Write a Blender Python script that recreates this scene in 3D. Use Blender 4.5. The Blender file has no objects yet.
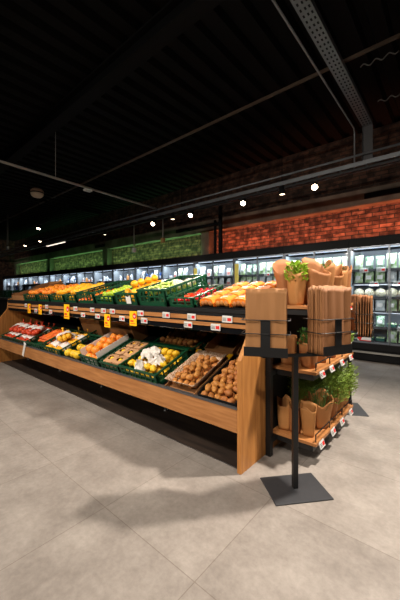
import bpy, math, random
from mathutils import Vector, Matrix, Euler, noise
rnd = random.Random(7)
S = bpy.context.scene
COL = S.collection
PI = math.pi

# ------------------------------------------------------------------ helpers
class MB:
    """collects geometry for ONE mesh"""
    def __init__(s):
        s.v = []; s.f = []; s.m = []; s.M = Matrix.Identity(4); s.mi = 0
    def add(s, vs, fs):
        b = len(s.v)
        s.v += [tuple(s.M @ Vector(p)) for p in vs]
        s.f += [tuple(b + i for i in f) for f in fs]
        s.m += [s.mi] * len(fs)
        return s
    def box(s, x0, x1, y0, y1, z0, z1):
        vs = [(x, y, z) for z in (z0, z1) for y in (y0, y1) for x in (x0, x1)]
        return s.add(vs, [(0, 2, 3, 1), (4, 5, 7, 6), (0, 1, 5, 4), (2, 6, 7, 3), (0, 4, 6, 2), (1, 3, 7, 5)])
    def cham(s, x0, x1, y0, y1, z0, z1, b):
        """box with chamfered edges"""
        vs = []; fs = []
        lv = [(z0, b), (z0 + b, 0), (z1 - b, 0), (z1, b)]
        for z, i in lv:
            X0, X1, Y0, Y1 = x0 + i, x1 - i, y0 + i, y1 - i
            c = b if i == 0 else b * .6
            vs += [(X0 + c, Y0, z), (X1 - c, Y0, z), (X1, Y0 + c, z), (X1, Y1 - c, z), (X1 - c, Y1, z), (X0 + c, Y1, z), (X0, Y1 - c, z), (X0, Y0 + c, z)]
        for l in range(3):
            for k in range(8):
                a = l * 8 + k; d = l * 8 + (k + 1) % 8
                fs.append((a, d, d + 8, a + 8))
        fs.append(tuple(range(7, -1, -1))); fs.append(tuple(range(24, 32)))
        return s.add(vs, fs)
    def prism(s, poly, axis, a, b):
        """poly in the two other axes, extruded along axis from a to b"""
        n = len(poly); vs = []
        for t in (a, b):
            for p, q in poly:
                vs.append({'x': (t, p, q), 'y': (p, t, q), 'z': (p, q, t)}[axis])
        fs = [tuple(range(n)), tuple(range(2 * n - 1, n - 1, -1))]
        for i in range(n):
            j = (i + 1) % n; fs.append((i, i + n, j + n, j))
        return s.add(vs, fs)
    def tube(s, pts, r, n=8, cap=True):
        pts = [Vector(p) for p in pts]; vs = []; fs = []
        for i, p in enumerate(pts):
            d = (pts[min(i + 1, len(pts) - 1)] - pts[max(i - 1, 0)]).normalized()
            u = d.cross(Vector((0, 0, 1)))
            if u.length < 1e-3: u = d.cross(Vector((0, 1, 0)))
            u.normalize(); w = d.cross(u)
            rr = r[i] if isinstance(r, (list, tuple)) else r
            for k in range(n):
                a = 2 * PI * k / n
                vs.append(tuple(p + (u * math.cos(a) + w * math.sin(a)) * rr))
        for i in range(len(pts) - 1):
            for k in range(n):
                a = i * n + k; b = i * n + (k + 1) % n
                fs.append((a, b, b + n, a + n))
        if cap:
            fs.append(tuple(range(n - 1, -1, -1))); e = (len(pts) - 1) * n
            fs.append(tuple(range(e, e + n)))
        return s.add(vs, fs)
    def lathe(s, prof, n=16, c=(0, 0, 0)):
        vs = []; fs = []
        for r, z in prof:
            for k in range(n):
                a = 2 * PI * k / n
                vs.append((c[0] + r * math.cos(a), c[1] + r * math.sin(a), c[2] + z))
        for i in range(len(prof) - 1):
            for k in range(n):
                a = i * n + k; b = i * n + (k + 1) % n
                fs.append((a, b, b + n, a + n))
        fs.append(tuple(range(n - 1, -1, -1))); e = (len(prof) - 1) * n
        fs.append(tuple(range(e, e + n)))
        return s.add(vs, fs)
    def blob(s, c, r, nu=12, nv=8, amp=0, fr=10, seed=0):
        """ellipsoid with noise bumps"""
        if not isinstance(r, (tuple, list)): r = (r, r, r)
        vs = [(c[0], c[1], c[2] - r[2])]; fs = []
        for j in range(1, nv):
            t = PI * j / nv
            for i in range(nu):
                a = 2 * PI * i / nu
                d = Vector((math.sin(t) * math.cos(a), math.sin(t) * math.sin(a), -math.cos(t)))
                k = 1 + (amp * noise.noise(d * fr + Vector((seed * 3.1, seed, 0))) if amp else 0)
                vs.append((c[0] + d.x * r[0] * k, c[1] + d.y * r[1] * k, c[2] + d.z * r[2] * k))
        vs.append((c[0], c[1], c[2] + r[2])); L = len(vs) - 1
        for i in range(nu):
            fs.append((0, 1 + (i + 1) % nu, 1 + i))
            fs.append((L, L - nu + i, L - nu + (i + 1) % nu))
        for j in range(nv - 2):
            for i in range(nu):
                a = 1 + j * nu + i; b = 1 + j * nu + (i + 1) % nu
                fs.append((a, b, b + nu, a + nu))
        return s.add(vs, fs)
    def build(s, name, mat, parent=None, smooth=False, loc=None):
        me = bpy.data.meshes.new(name)
        me.from_pydata(s.v, [], s.f)
        for m in (mat if isinstance(mat, (list, tuple)) else [mat]): me.materials.append(m)
        for p, mi in zip(me.polygons, s.m): p.material_index = mi
        if smooth:
            for p in me.polygons: p.use_smooth = True
        me.update()
        o = bpy.data.objects.new(name, me); COL.objects.link(o)
        if parent: o.parent = parent
        if loc: o.location = loc
        return o

def tag(o, label, cat, group=None):
    o['label'] = label; o['category'] = cat
    if group: o['group'] = group
    elif 'group' in o: del o['group']
    return o
def thing(name, label, cat, M=None, group=None):
    o = bpy.data.objects.new(name, None); COL.objects.link(o); o.empty_display_size = .05
    if M is not None: place(o, M)
    return tag(o, label, cat, group)
def place(o, M):
    l, q, sc = M.decompose()
    o.location = l; o.rotation_euler = q.to_euler(); o.scale = sc
    return o
def T(x, y, z, rz=0, rx=0, ry=0, s=1):
    return Matrix.Translation((x, y, z)) @ Euler((rx, ry, rz)).to_matrix().to_4x4() @ Matrix.Scale(s, 4)
def struct(o): o['kind'] = 'structure'; return o
def dup(src, M, label, cat=None, group=None):
    c = src.copy(); COL.objects.link(c); place(c, M)
    tag(c, label, cat or src['category'], group)
    for ch in src.children:
        d = ch.copy(); COL.objects.link(d); d.parent = c
        for g in ch.children:
            e = g.copy(); COL.objects.link(e); e.parent = d
    return c
ORD = ['first', 'second', 'third', 'fourth', 'fifth', 'sixth', 'seventh', 'eighth', 'ninth', 'tenth', 'eleventh', 'twelfth', 'thirteenth', 'fourteenth', 'fifteenth', 'sixteenth', 'seventeenth', 'eighteenth', 'nineteenth', 'twentieth']

# ------------------------------------------------------------------ materials
def L(c): return tuple(((x / 255) / 12.92 if x / 255 <= .04045 else ((x / 255 + .055) / 1.055) ** 2.4) for x in c) + (1,)
def mat(name, rgb, rough=.5, metal=0, var=0, scale=8, rgb2=None, bump=0, spec=.5, sub=0, rand=0, stretch=(1, 1, 1), alpha=None, detail=4):
    m = bpy.data.materials.new(name); m.use_nodes = True
    nt = m.node_tree; b = nt.nodes['Principled BSDF']
    b.inputs['Roughness'].default_value = rough; b.inputs['Metallic'].default_value = metal
    b.inputs['Specular IOR Level'].default_value = spec
    c1 = L(rgb); b.inputs['Base Color'].default_value = c1
    if sub: b.inputs['Subsurface Weight'].default_value = sub; b.inputs['Subsurface Radius'].default_value = (.02, .01, .005)
    tc = nt.nodes.new('ShaderNodeTexCoord'); mp = nt.nodes.new('ShaderNodeMapping')
    mp.inputs['Scale'].default_value = stretch
    nt.links.new(tc.outputs['Object'], mp.inputs[0])
    ns = nt.nodes.new('ShaderNodeTexNoise'); ns.inputs['Scale'].default_value = scale; ns.inputs['Detail'].default_value = detail
    nt.links.new(mp.outputs[0], ns.inputs[0])
    out = None
    if var or rgb2:
        rp = nt.nodes.new('ShaderNodeValToRGB')
        c2 = L(rgb2) if rgb2 else tuple(min(1, x * (1 - var)) for x in c1[:3]) + (1,)
        rp.color_ramp.elements[0].color = c2; rp.color_ramp.elements[1].color = c1
        rp.color_ramp.elements[0].position = .35; rp.color_ramp.elements[1].position = .65
        nt.links.new(ns.outputs[0], rp.inputs[0]); out = rp.outputs[0]
    if rand:
        oi = nt.nodes.new('ShaderNodeObjectInfo'); hs = nt.nodes.new('ShaderNodeHueSaturation')
        ma = nt.nodes.new('ShaderNodeMapRange'); ma.inputs[3].default_value = 1 - rand; ma.inputs[4].default_value = 1 + rand * .6
        nt.links.new(oi.outputs['Random'], ma.inputs[0]); nt.links.new(ma.outputs[0], hs.inputs['Value'])
        mh = nt.nodes.new('ShaderNodeMapRange'); mh.inputs[3].default_value = .5 - rand * .05; mh.inputs[4].default_value = .5 + rand * .05
        nt.links.new(oi.outputs['Random'], mh.inputs[0]); nt.links.new(mh.outputs[0], hs.inputs['Hue'])
        if out: nt.links.new(out, hs.inputs['Color'])
        else: hs.inputs['Color'].default_value = c1
        out = hs.outputs[0]
    if out: nt.links.new(out, b.inputs['Base Color'])
    if bump:
        bp = nt.nodes.new('ShaderNodeBump'); bp.inputs['Strength'].default_value = bump; bp.inputs['Distance'].default_value = .01
        nt.links.new(ns.outputs[0], bp.inputs['Height']); nt.links.new(bp.outputs[0], b.inputs['Normal'])
    return m
def emit(name, rgb, st):
    m = bpy.data.materials.new(name); m.use_nodes = True; b = m.node_tree.nodes['Principled BSDF']
    b.inputs['Base Color'].default_value = (.8, .8, .8, 1)
    b.inputs['Emission Color'].default_value = L(rgb); b.inputs['Emission Strength'].default_value = st
    return m
def wood(name, axis, c1, c2, rough=.45):
    st = {'x': (1.2, 14, 14), 'y': (14, 1.2, 14), 'z': (14, 14, 1.2)}[axis]
    return mat(name, c1, rough, rgb2=c2, scale=3, stretch=st, detail=6, bump=.05, spec=.35)
def glassm(name, tint=(.93, .97, 1), refl=.12):
    m = bpy.data.materials.new(name); m.use_nodes = True; nt = m.node_tree; nt.nodes.clear()
    o = nt.nodes.new('ShaderNodeOutputMaterial'); t = nt.nodes.new('ShaderNodeBsdfTransparent'); g = nt.nodes.new('ShaderNodeBsdfGlossy')
    t.inputs[0].default_value = tint + (1,); g.inputs['Roughness'].default_value = .04
    fr = nt.nodes.new('ShaderNodeFresnel'); fr.inputs[0].default_value = 1.45
    ge = nt.nodes.new('ShaderNodeNewGeometry'); iv = nt.nodes.new('ShaderNodeMath'); iv.operation = 'SUBTRACT'; iv.inputs[0].default_value = 1
    mu = nt.nodes.new('ShaderNodeMath'); mu.operation = 'MULTIPLY'; nt.links.new(ge.outputs['Backfacing'], iv.inputs[1]); nt.links.new(iv.outputs[0], mu.inputs[0]); nt.links.new(fr.outputs[0], mu.inputs[1])
    mx = nt.nodes.new('ShaderNodeMixShader'); nt.links.new(mu.outputs[0], mx.inputs[0])
    nt.links.new(t.outputs[0], mx.inputs[1]); nt.links.new(g.outputs[0], mx.inputs[2]); nt.links.new(mx.outputs[0], o.inputs[0])
    return m
def brick_mat(name, c1, c2, mortar):
    m = mat(name, c1, .9); nt = m.node_tree; b = nt.nodes['Principled BSDF']
    tc = nt.nodes.new('ShaderNodeTexCoord'); sp = nt.nodes.new('ShaderNodeSeparateXYZ'); cb = nt.nodes.new('ShaderNodeCombineXYZ')
    ad = nt.nodes.new('ShaderNodeMath'); ad.operation = 'ADD'
    nt.links.new(tc.outputs['Object'], sp.inputs[0]); nt.links.new(sp.outputs[0], ad.inputs[0]); nt.links.new(sp.outputs[1], ad.inputs[1])
    nt.links.new(ad.outputs[0], cb.inputs[0]); nt.links.new(sp.outputs[2], cb.inputs[1])
    dn = nt.nodes.new('ShaderNodeTexNoise'); dn.inputs['Scale'].default_value = 6; mxv = nt.nodes.new('ShaderNodeMixRGB'); mxv.inputs[0].default_value = .012
    nt.links.new(tc.outputs['Object'], dn.inputs[0]); nt.links.new(cb.outputs[0], mxv.inputs[1]); nt.links.new(dn.outputs['Color'], mxv.inputs[2])
    br = nt.nodes.new('ShaderNodeTexBrick'); br.inputs['Scale'].default_value = 1
    br.inputs['Brick Width'].default_value = .24; br.inputs['Row Height'].default_value = .078; br.inputs['Mortar Size'].default_value = .009; br.inputs['Mortar Smooth'].default_value = .3
    br.inputs['Color1'].default_value = L(c1); br.inputs['Color2'].default_value = L(c2); br.inputs['Mortar'].default_value = L(mortar); br.inputs['Bias'].default_value = .1
    nt.links.new(mxv.outputs[0], br.inputs[0])
    n2 = nt.nodes.new('ShaderNodeTexNoise'); n2.inputs['Scale'].default_value = 8; n2.inputs['Detail'].default_value = 8
    nt.links.new(tc.outputs['Object'], n2.inputs[0])
    rp = nt.nodes.new('ShaderNodeValToRGB'); rp.color_ramp.elements[0].position = .4; rp.color_ramp.elements[0].color = (.26, .24, .23, 1); rp.color_ramp.elements[1].position = .6
    nt.links.new(n2.outputs[0], rp.inputs[0])
    mx = nt.nodes.new('ShaderNodeMixRGB'); mx.blend_type = 'MULTIPLY'; mx.inputs[0].default_value = .95
    nt.links.new(br.outputs[0], mx.inputs[1]); nt.links.new(rp.outputs[0], mx.inputs[2]); nt.links.new(mx.outputs[0], b.inputs['Base Color'])
    bp = nt.nodes.new('ShaderNodeBump'); bp.inputs['Strength'].default_value = .9; bp.inputs['Distance'].default_value = .02; bp.invert = True
    nt.links.new(br.outputs['Fac'], bp.inputs['Height']); nt.links.new(bp.outputs[0], b.inputs['Normal'])
    return m
def floor_mat():
    m = mat('floor_tiles', (150, 140, 130), .42, spec=.4); nt = m.node_tree; b = nt.nodes['Principled BSDF']
    tc = nt.nodes.new('ShaderNodeTexCoord'); mp = nt.nodes.new('ShaderNodeMapping'); mp.inputs['Location'].default_value = (1.402 + .627 * 40, -.872 + .627 * 40, 0)
    nt.links.new(tc.outputs['Object'], mp.inputs[0])
    br = nt.nodes.new('ShaderNodeTexBrick'); br.offset = 0; br.inputs['Scale'].default_value = 1; br.inputs['Brick Width'].default_value = .627; br.inputs['Row Height'].default_value = .627
    br.inputs['Mortar Size'].default_value = .0022; br.inputs['Mortar Smooth'].default_value = .2
    br.inputs['Color1'].default_value = (1, 1, 1, 1); br.inputs['Color2'].default_value = (.9, .9, .9, 1); br.inputs['Mortar'].default_value = (.66, .63, .6, 1)
    nt.links.new(mp.outputs[0], br.inputs[0])
    def nz(sc, det, lo, hi, c0, c1):
        n = nt.nodes.new('ShaderNodeTexNoise'); n.inputs['Scale'].default_value = sc; n.inputs['Detail'].default_value = det; n.inputs['Roughness'].default_value = .65
        nt.links.new(tc.outputs['Object'], n.inputs[0]); r = nt.nodes.new('ShaderNodeValToRGB')
        r.color_ramp.elements[0].position = lo; r.color_ramp.elements[1].position = hi; r.color_ramp.elements[0].color = c0; r.color_ramp.elements[1].color = c1
        nt.links.new(n.outputs[0], r.inputs[0]); return r.outputs[0]
    a = nz(3.2, 9, .3, .7, L((130, 122, 115)), L((168, 160, 152)))
    c = nz(38, 5, .3, .75, (.76, .755, .75, 1), (1, 1, 1, 1))
    m1 = nt.nodes.new('ShaderNodeMixRGB'); m1.blend_type = 'MULTIPLY'; m1.inputs[0].default_value = 1
    m2 = nt.nodes.new('ShaderNodeMixRGB'); m2.blend_type = 'MULTIPLY'; m2.inputs[0].default_value = 1
    nt.links.new(a, m1.inputs[1]); nt.links.new(c, m1.inputs[2]); nt.links.new(m1.outputs[0], m2.inputs[1]); nt.links.new(br.outputs[0], m2.inputs[2])
    nt.links.new(m2.outputs[0], b.inputs['Base Color'])
    return m
OAKX = wood('oak_along_x', 'x', (178, 122, 72), (150, 98, 54)); OAKZ = wood('oak_upright', 'z', (188, 128, 68), (160, 104, 50)); OAKY = wood('oak_along_y', 'y', (190, 128, 72), (160, 100, 52))
BLACK = mat('black_steel', (18, 18, 19), .45, spec=.4); MATTE = mat('matt_black', (13, 13, 14), .7, spec=.25); GREY = mat('grey_edge', (86, 86, 88), .4, metal=.3)
CHAR = mat('charcoal_powder_coat', (52, 53, 56), .5, spec=.4, var=.1, scale=30); CHROME = mat('brushed_steel', (170, 170, 172), .3, metal=.9); GALV = mat('galvanised_steel', (128, 132, 136), .45, metal=.6, var=.2, scale=5)
GREEN = mat('green_crate_plastic', (13, 70, 44), .38, spec=.45, var=.15, scale=6); GLOSSB = mat('gloss_black', (16, 17, 20), .12, spec=.6)
CARD = mat('brown_cardboard', (158, 108, 62), .8, var=.2, scale=5); WHITE = mat('white_plastic', (225, 225, 222), .4); PAPER = mat('white_print_paper', (222, 216, 208), .6)
KRAFT = mat('kraft_paper', (172, 114, 62), .75, var=.14, scale=6, bump=.12, rand=.12); KRAFT2 = mat('kraft_paper_bag', (142, 95, 55), .75, var=.1, scale=4, stretch=(5, 5, .8), rand=.1)
YEL = mat('yellow_card', (250, 188, 14), .5); RED = mat('red_print', (212, 30, 24), .5); DARKINK = mat('dark_print', (60, 60, 62), .6)
ORANGE = mat('orange_peel', (246, 138, 22), .42, var=.12, scale=40, bump=.15, sub=.08, rand=.14); GRAPE = mat('grapefruit_peel', (250, 160, 44), .42, rgb2=(242, 130, 40), scale=14, bump=.1, sub=.08, rand=.1)
LEMON = mat('lemon_peel', (250, 200, 40), .42, var=.1, scale=40, bump=.15, sub=.08, rand=.1); MANGO = mat('yellow_fruit_skin', (252, 182, 26), .4, var=.12, scale=9, rand=.12)
LIME = mat('lime_peel', (170, 196, 40), .4, var=.2, scale=20, rand=.2); TOMATO = mat('tomato_skin', (210, 34, 22), .22, var=.1, rand=.15); POTATO = mat('potato_skin', (198, 132, 62), .6, rgb2=(166, 102, 46), scale=30, bump=.2, rand=.14)
CARROT = mat('carrot_skin', (240, 110, 30), .5, var=.15, scale=30, rand=.15); KIWI = mat('kiwi_skin', (160, 106, 44), .8, var=.2, scale=60, bump=.2, rand=.2)
STEM = mat('dry_stem', (90, 100, 40), .7); LETT = mat('lettuce_leaf', (170, 204, 70), .5, rgb2=(214, 226, 140), scale=10, bump=.3); LEAFD = mat('dark_leaf', (58, 104, 34), .5, var=.3, scale=20); LEAF = mat('fresh_herb_leaf', (130, 154, 58), .5, var=.35, scale=25, rand=.2)
LEAFY = mat('young_green_leaf', (156, 190, 50), .5, var=.3, scale=25); CAULI = mat('cauliflower_curd', (236, 230, 206), .7, rgb2=(206, 198, 170), scale=45, bump=.5); POT = mat('pot_white', (214, 210, 204), .5)
FILM = mat('clear_film', (225, 225, 225), .2, var=.1, scale=14, bump=.2)
CONC = mat('rough_concrete', (126, 112, 98), .9, rgb2=(92, 80, 70), scale=2.5, bump=.3, detail=8)
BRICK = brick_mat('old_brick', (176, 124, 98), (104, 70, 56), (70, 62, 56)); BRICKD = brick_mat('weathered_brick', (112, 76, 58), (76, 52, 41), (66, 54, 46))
GLASS = glassm('door_glass')
DECK = mat('black_deck', (9, 9, 10), .7, spec=.15)
def net_mat(name, rgb, rgb2):
    m = mat(name, rgb, .5); nt = m.node_tree; b = nt.nodes['Principled BSDF']
    tc = nt.nodes.new('ShaderNodeTexCoord'); v = nt.nodes.new('ShaderNodeTexVoronoi'); v.feature = 'DISTANCE_TO_EDGE'; v.inputs['Scale'].default_value = 70
    nt.links.new(tc.outputs['Object'], v.inputs[0]); r = nt.nodes.new('ShaderNodeValToRGB')
    r.color_ramp.elements[0].color = L(rgb); r.color_ramp.elements[1].color = L(rgb2); r.color_ramp.elements[0].position = .08; r.color_ramp.elements[1].position = .16
    nt.links.new(v.outputs[0], r.inputs[0]); nt.links.new(r.outputs[0], b.inputs['Base Color']); return m
REDNET = net_mat('red_net', (196, 30, 20), (224, 92, 34)); YELNET = net_mat('yellow_net', (246, 170, 20), (250, 196, 44))
BROWNNET = net_mat('pale_net', (206, 184, 160), (150, 96, 54))
def printed(name, base, ink, scale):
    m = mat(name, base, .55); nt = m.node_tree; b = nt.nodes['Principled BSDF']; tc = nt.nodes.new('ShaderNodeTexCoord')
    v = nt.nodes.new('ShaderNodeTexVoronoi'); v.inputs['Scale'].default_value = scale; nt.links.new(tc.outputs['Object'], v.inputs[0])
    r = nt.nodes.new('ShaderNodeValToRGB'); r.color_ramp.interpolation = 'CONSTANT'; r.color_ramp.elements[0].color = L(ink); r.color_ramp.elements[1].color = L(base); r.color_ramp.elements[1].position = .28
    nt.links.new(v.outputs[0], r.inputs[0]); nt.links.new(r.outputs[0], b.inputs['Base Color']); return m
WRAP = printed('white_wrap_with_orange_spots', (232, 226, 220), (232, 130, 60), 42)
ORWRAP = mat('orange_wrap', (240, 140, 40), .45, rgb2=(226, 112, 18), scale=12)

# ------------------------------------------------------------------ camera (level, small vertical lens shift)
cam = bpy.data.cameras.new('camera'); co = bpy.data.objects.new('camera', cam); COL.objects.link(co)
cam.sensor_fit = 'VERTICAL'; cam.sensor_height = 36; cam.lens = 301 / 600 * 36; cam.shift_y = -7 / 600
co.location = (0, 0, 1.12); co.rotation_euler = (PI / 2, 0, math.radians(40.6)); S.camera = co
cam.clip_start = .05; cam.clip_end = 100

# ------------------------------------------------------------------ setting
struct(MB().box(-24, 6, -5, 8, -.1, 0).build('floor', floor_mat()))
# corrugated black roof deck, ribs run away from the camera
b = MB(); x = -24.0; prof = []
while x < 6:
    prof += [(x, 4.2), (x + .14, 4.2), (x + .17, 4.29), (x + .25, 4.29), (x + .28, 4.2)]; x += .28
prof = [prof[0]] + [p for i, p in enumerate(prof[1:], 1) if p != prof[i - 1]]
b.prism(prof + [(6.2, 4.4), (-24, 4.4)], 'y', -5, 8)
struct(b.build('ceiling', DECK))
b = MB(); b.box(-24, 6, 2.2, 2.38, 4.17, 4.2).box(-24, 6, 2.27, 2.31, 4.0, 4.17).box(-24, 6, 2.2, 2.38, 3.97, 4.0)
struct(b.build('trim_1', DECK))
# back wall: brick niches behind the coolers, concrete lintel and brick above
b = MB(); b.box(-20, 6, 6.6, 6.8, 0, 4.2)
struct(b.build('wall_back', BRICK))
struct(MB().box(-20, 6, 6.38, 6.6, 2.8, 3.1).build('trim_2', CONC))
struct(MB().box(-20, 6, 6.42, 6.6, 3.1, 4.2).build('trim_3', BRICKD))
for i, (a, c) in enumerate(((-5.45, -5.16), (-10.47, -10.12), (-15.5, -15.16), (-20, -19.7))):
    struct(MB().box(a, c, 6.4, 6.6, 0, 2.8).build('trim_%d' % (i + 4), CONC))
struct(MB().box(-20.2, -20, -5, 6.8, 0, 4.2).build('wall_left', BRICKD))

# ------------------------------------------------------------------ produce display
YF = 1.571; XE = -1.03; XL = -5.6
UT = math.atan(.27); LT = math.atan(.40)
LORG = (1.60, .372); UORG = (1.725, 1.003)      # front edge (y, z) of lower and upper tier
def low(x, v=0, w=0, rz=0): return T(x, LORG[0], LORG[1], 0, LT) @ T(0, v, w, rz)
def upp(x, v=0, w=0, rz=0): return T(x, UORG[0], UORG[1], 0, UT) @ T(0, v, w, rz)
t = thing('produce_display', 'long two-tier fruit and vegetable display with oak front rail and oak end panels', 'display stand', T(-3.3, 2.5, 0))
def P(bm, name, m, par=t, smooth=False):
    o = bm.build(name, m, par, smooth)
    if par is t: o.location = (3.3, -2.5, 0)
    return o
P(MB().cham(XL, XE - .012, YF - .002, YF + .022, .245, .392, .003), 'front_rail', OAKX)
P(MB().box(XL, XE - .012, YF - .006, YF + .03, .3925, .402), 'rail_edge', GREY)
c, s_ = math.cos(LT), math.sin(LT)
def slab(org, ang, v0, v1, th):
    return [(org[0] + v0 * math.cos(ang), org[1] + v0 * math.sin(ang)), (org[0] + v1 * math.cos(ang), org[1] + v1 * math.sin(ang)),
            (org[0] + v1 * math.cos(ang) + th * math.sin(ang), org[1] + v1 * math.sin(ang) - th * math.cos(ang)), (org[0] + v0 * math.cos(ang) + th * math.sin(ang), org[1] + v0 * math.sin(ang) - th * math.cos(ang))]
P(MB().prism(slab(LORG, LT, 0, .9, .02), 'x', XL, XE - .012), 'lower_shelf', MATTE)
P(MB().prism(slab(UORG, UT, 0, .8, .02), 'x', XL, XE - .012), 'upper_shelf', MATTE)
P(MB().cham(XL, XE + .01, 1.69, 1.722, .978, 1.008, .004), 'upper_lip', BLACK)
P(MB().box(XL, XE - .012, 1.697, 1.72, .956, .978), 'price_rail', MATTE)
P(MB().box(XL, XE - .012, 1.692, 1.72, .923, .955), 'wood_strip', OAKX)
P(MB().box(XL, XE - .012, 1.697, 1.72, .9085, .9225), 'price_rail', MATTE)
P(MB().box(XL, XE - .012, 1.692, 1.72, .882, .908), 'wood_strip', OAKX)
P(MB().cham(XL, XE - .012, 1.70, 1.76, .836, .8815, .006), 'light_housing', GLOSSB)
P(MB().box(XL, XE - .02, 2.44, 2.47, .15, 1.2), 'back_panel', MATTE)
for xx in (-1.62, -2.66, -3.7, -4.74):
    P(MB().box(xx - .03, xx + .03, 2.32, 2.44, 0, .95), 'upright', MATTE)
    P(MB().prism([(1.76, .95), (2.44, 1.12), (2.44, .98), (1.76, .84)], 'x', xx - .012, xx + .012), 'bracket', MATTE)
P(MB().cham(XL, XE - .014, 1.605, 3.39, 0, .006, .002), 'dark_floor_sheet', mat('dark_brown_sheet', (58, 47, 40), .5, rgb2=(40, 33, 29), scale=3, stretch=(1, 8, 8)))  # added dark sheet: darkens the floor under the display and lowers bounce
for xx in (-5.45, -4.3, -3.2, -2.1):
    P(MB().lathe([(.02, .006), (.02, .018), (.011, .02), (.011, .5)], 12, (xx, 1.95, 0)), 'foot', CHROME, smooth=True)
pan = [(1.571, 0), (1.571, .7), (1.69, .86), (1.705, 1.02), (2.5, 1.24), (3.28, 1.02), (3.30, .86), (3.43, .7), (3.43, 0)]
P(MB().prism(pan, 'x', XE - .012, XE + .016), 'end_panel', OAKZ)
P(MB().prism(pan, 'x', XL - .028, XL), 'end_panel', OAKZ)
# far side of the gondola
P(MB().prism([(2.48, 1.2), (3.27, .99), (3.27, .96), (2.48, 1.17)], 'x', XL, XE - .012), 'rear_upper_shelf', MATTE)
P(MB().prism([(2.48, .71), (3.4, .37), (3.4, .34), (2.48, .68)], 'x', XL, XE - .012), 'rear_lower_shelf', MATTE)
P(MB().box(XL, XE - .012, 3.4, 3.425, .245, .4), 'rear_rail', OAKX)

# ------------------------------------------------------------------ price tags, posters
def tag_mesh():
    b = MB(); b.cham(-.043, .043, -.008, 0, -.024, .024, .003); return b
def make_tag():
    o = thing('price_tag', '', 'price tag'); tag_mesh().build('tag_case', mat('tag_grey_white', (206, 206, 202), .4), o)
    MB().box(.004, .036, -.0088, -.0078, -.012, .010).build('red_price', RED, o)
    b = MB()
    for z in (-.012, -.004, .005): b.box(-.036, -.004, -.0088, -.0078, z, z + .0035)
    b.build('print_lines', DARKINK, o); return o
tag0 = make_tag(); used = [0]
def put_tag(M, label, group):
    if not used[0]: used[0] = 1; place(tag0, M); tag(tag0, label, 'price tag', group); return tag0
    return dup(tag0, M, label, 'price tag', group)
up_x = [-4.8, -4.09, -3.32, -2.955, -2.74, -2.58, -2.14, -1.81, -1.53, -1.2]; lo_x = [-4.44, -3.97, -3.15, -2.85, -2.42, -2.09, -1.565, -1.30]
for i, xx in enumerate(reversed(up_x)): put_tag(T(xx, 1.69, .94), 'white price tag with red square on upper wooden strip, %s from the oak end panel' % ORD[i], 'price tags on the upper wooden strip')
for i, xx in enumerate(reversed(lo_x)): put_tag(T(xx, 1.69, .878), 'white price tag with red square on lower wooden strip, %s from the oak end panel' % ORD[i], 'price tags on the lower wooden strip')
def make_poster():
    o = thing('promotion_card', '', 'sign'); MB().box(-.065, .065, -.003, 0, -.17, 0).build('card', YEL, o)
    MB().lathe([(.034, 0), (.034, .0015)], 20).build('red_disc', RED, o)
    d = o.children[1]; d.rotation_euler = (PI / 2, 0, 0); d.location = (.028, -.003, -.055)
    b = MB(); b.box(-.018, .018, -.004, .004, .0016, .0026).box(-.012, .012, -.016, -.008, .0016, .0026); b.build('white_print', WHITE, d)
    b = MB(); b.box(-.05, .01, -.0045, -.003, -.125, -.105).box(-.05, .04, -.0045, -.003, -.148, -.14); b.build('red_print_line', RED, o); return o
p0 = make_poster()
pl = [(-4.66, .965, 'leftmost of the five'), (-4.28, .965, 'second from the left of the five'), (-3.52, .985, 'third from the left of the five and the largest'), (-2.66, .91, 'hanging low from the lower strip above the kraft packs'), (-2.24, .955, 'rightmost of the five, above the lemon crate')]
for i, (xx, z, w) in enumerate(pl):
    M = T(xx, 1.681, z, 0, 0, 0, 1.0 if i == 2 else .78)
    lb = 'yellow card with red disc, ' + w
    if i == 0: place(p0, M); tag(p0, lb, 'sign', 'yellow cards on the shelf front')
    else: dup(p0, M, lb, 'sign', 'yellow cards on the shelf front')
o = thing('shelf_strip_label', 'long white leaflet hanging askew from the front rail near its left end', 'label', T(-4.48, 1.565, .425, 0, 0, .45))
MB().box(-.03, .03, -.004, -.001, -.19, 0).build('leaflet', PAPER, o); MB().box(-.034, .034, -.008, .003, -.005, .012).build('clip', WHITE, o)

# ------------------------------------------------------------------ crates
def crate_body(w, d, h):
    """slotted plastic crate, origin at middle of the bottom front edge"""
    b = MB(); th = .008; x0, x1 = -w / 2, w / 2
    b.box(x0, x1, 0, d, 0, .006)
    for (y0, y1) in ((0, th), (d - th, d)):
        b.box(x0, x1, y0, y1, 0, h * .28); b.box(x0, x1, y0, y1, h * .52, h * .6)
        n = max(3, int(w / .07)); 
        for k in range(n + 1):
            xx = x0 + (w - .012) * k / n; b.box(xx, xx + .012, y0, y1, h * .2, h * .92)
    for (a, c) in ((x0, x0 + th), (x1 - th, x1)):
        b.box(a, c, 0, d, 0, h * .28); b.box(a, c, 0, d, h * .52, h * .6)
        n = max(3, int(d / .07))
        for k in range(n + 1):
            yy = (d - .012) * k / n; b.box(a, c, yy, yy + .012, h * .2, h * .92)
    return b
def crate_rim(w, d, h):
    b = MB(); x0, x1 = -w / 2, w / 2; e = .006
    b.box(x0 - e, x1 + e, -e, .012, h * .88, h); b.box(x0 - e, x1 + e, d - .012, d + e, h * .88, h)
    b.box(x0 - e, x0 + .012, .012, d - .012, h * .88, h); b.box(x1 - .012, x1 + e, .012, d - .012, h * .88, h)
    for xx in (x0, x1 - .03):
        for yy in (0, d - .03): b.box(xx, xx + .03, yy, yy + .03, 0, h * .88)
    return b
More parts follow.
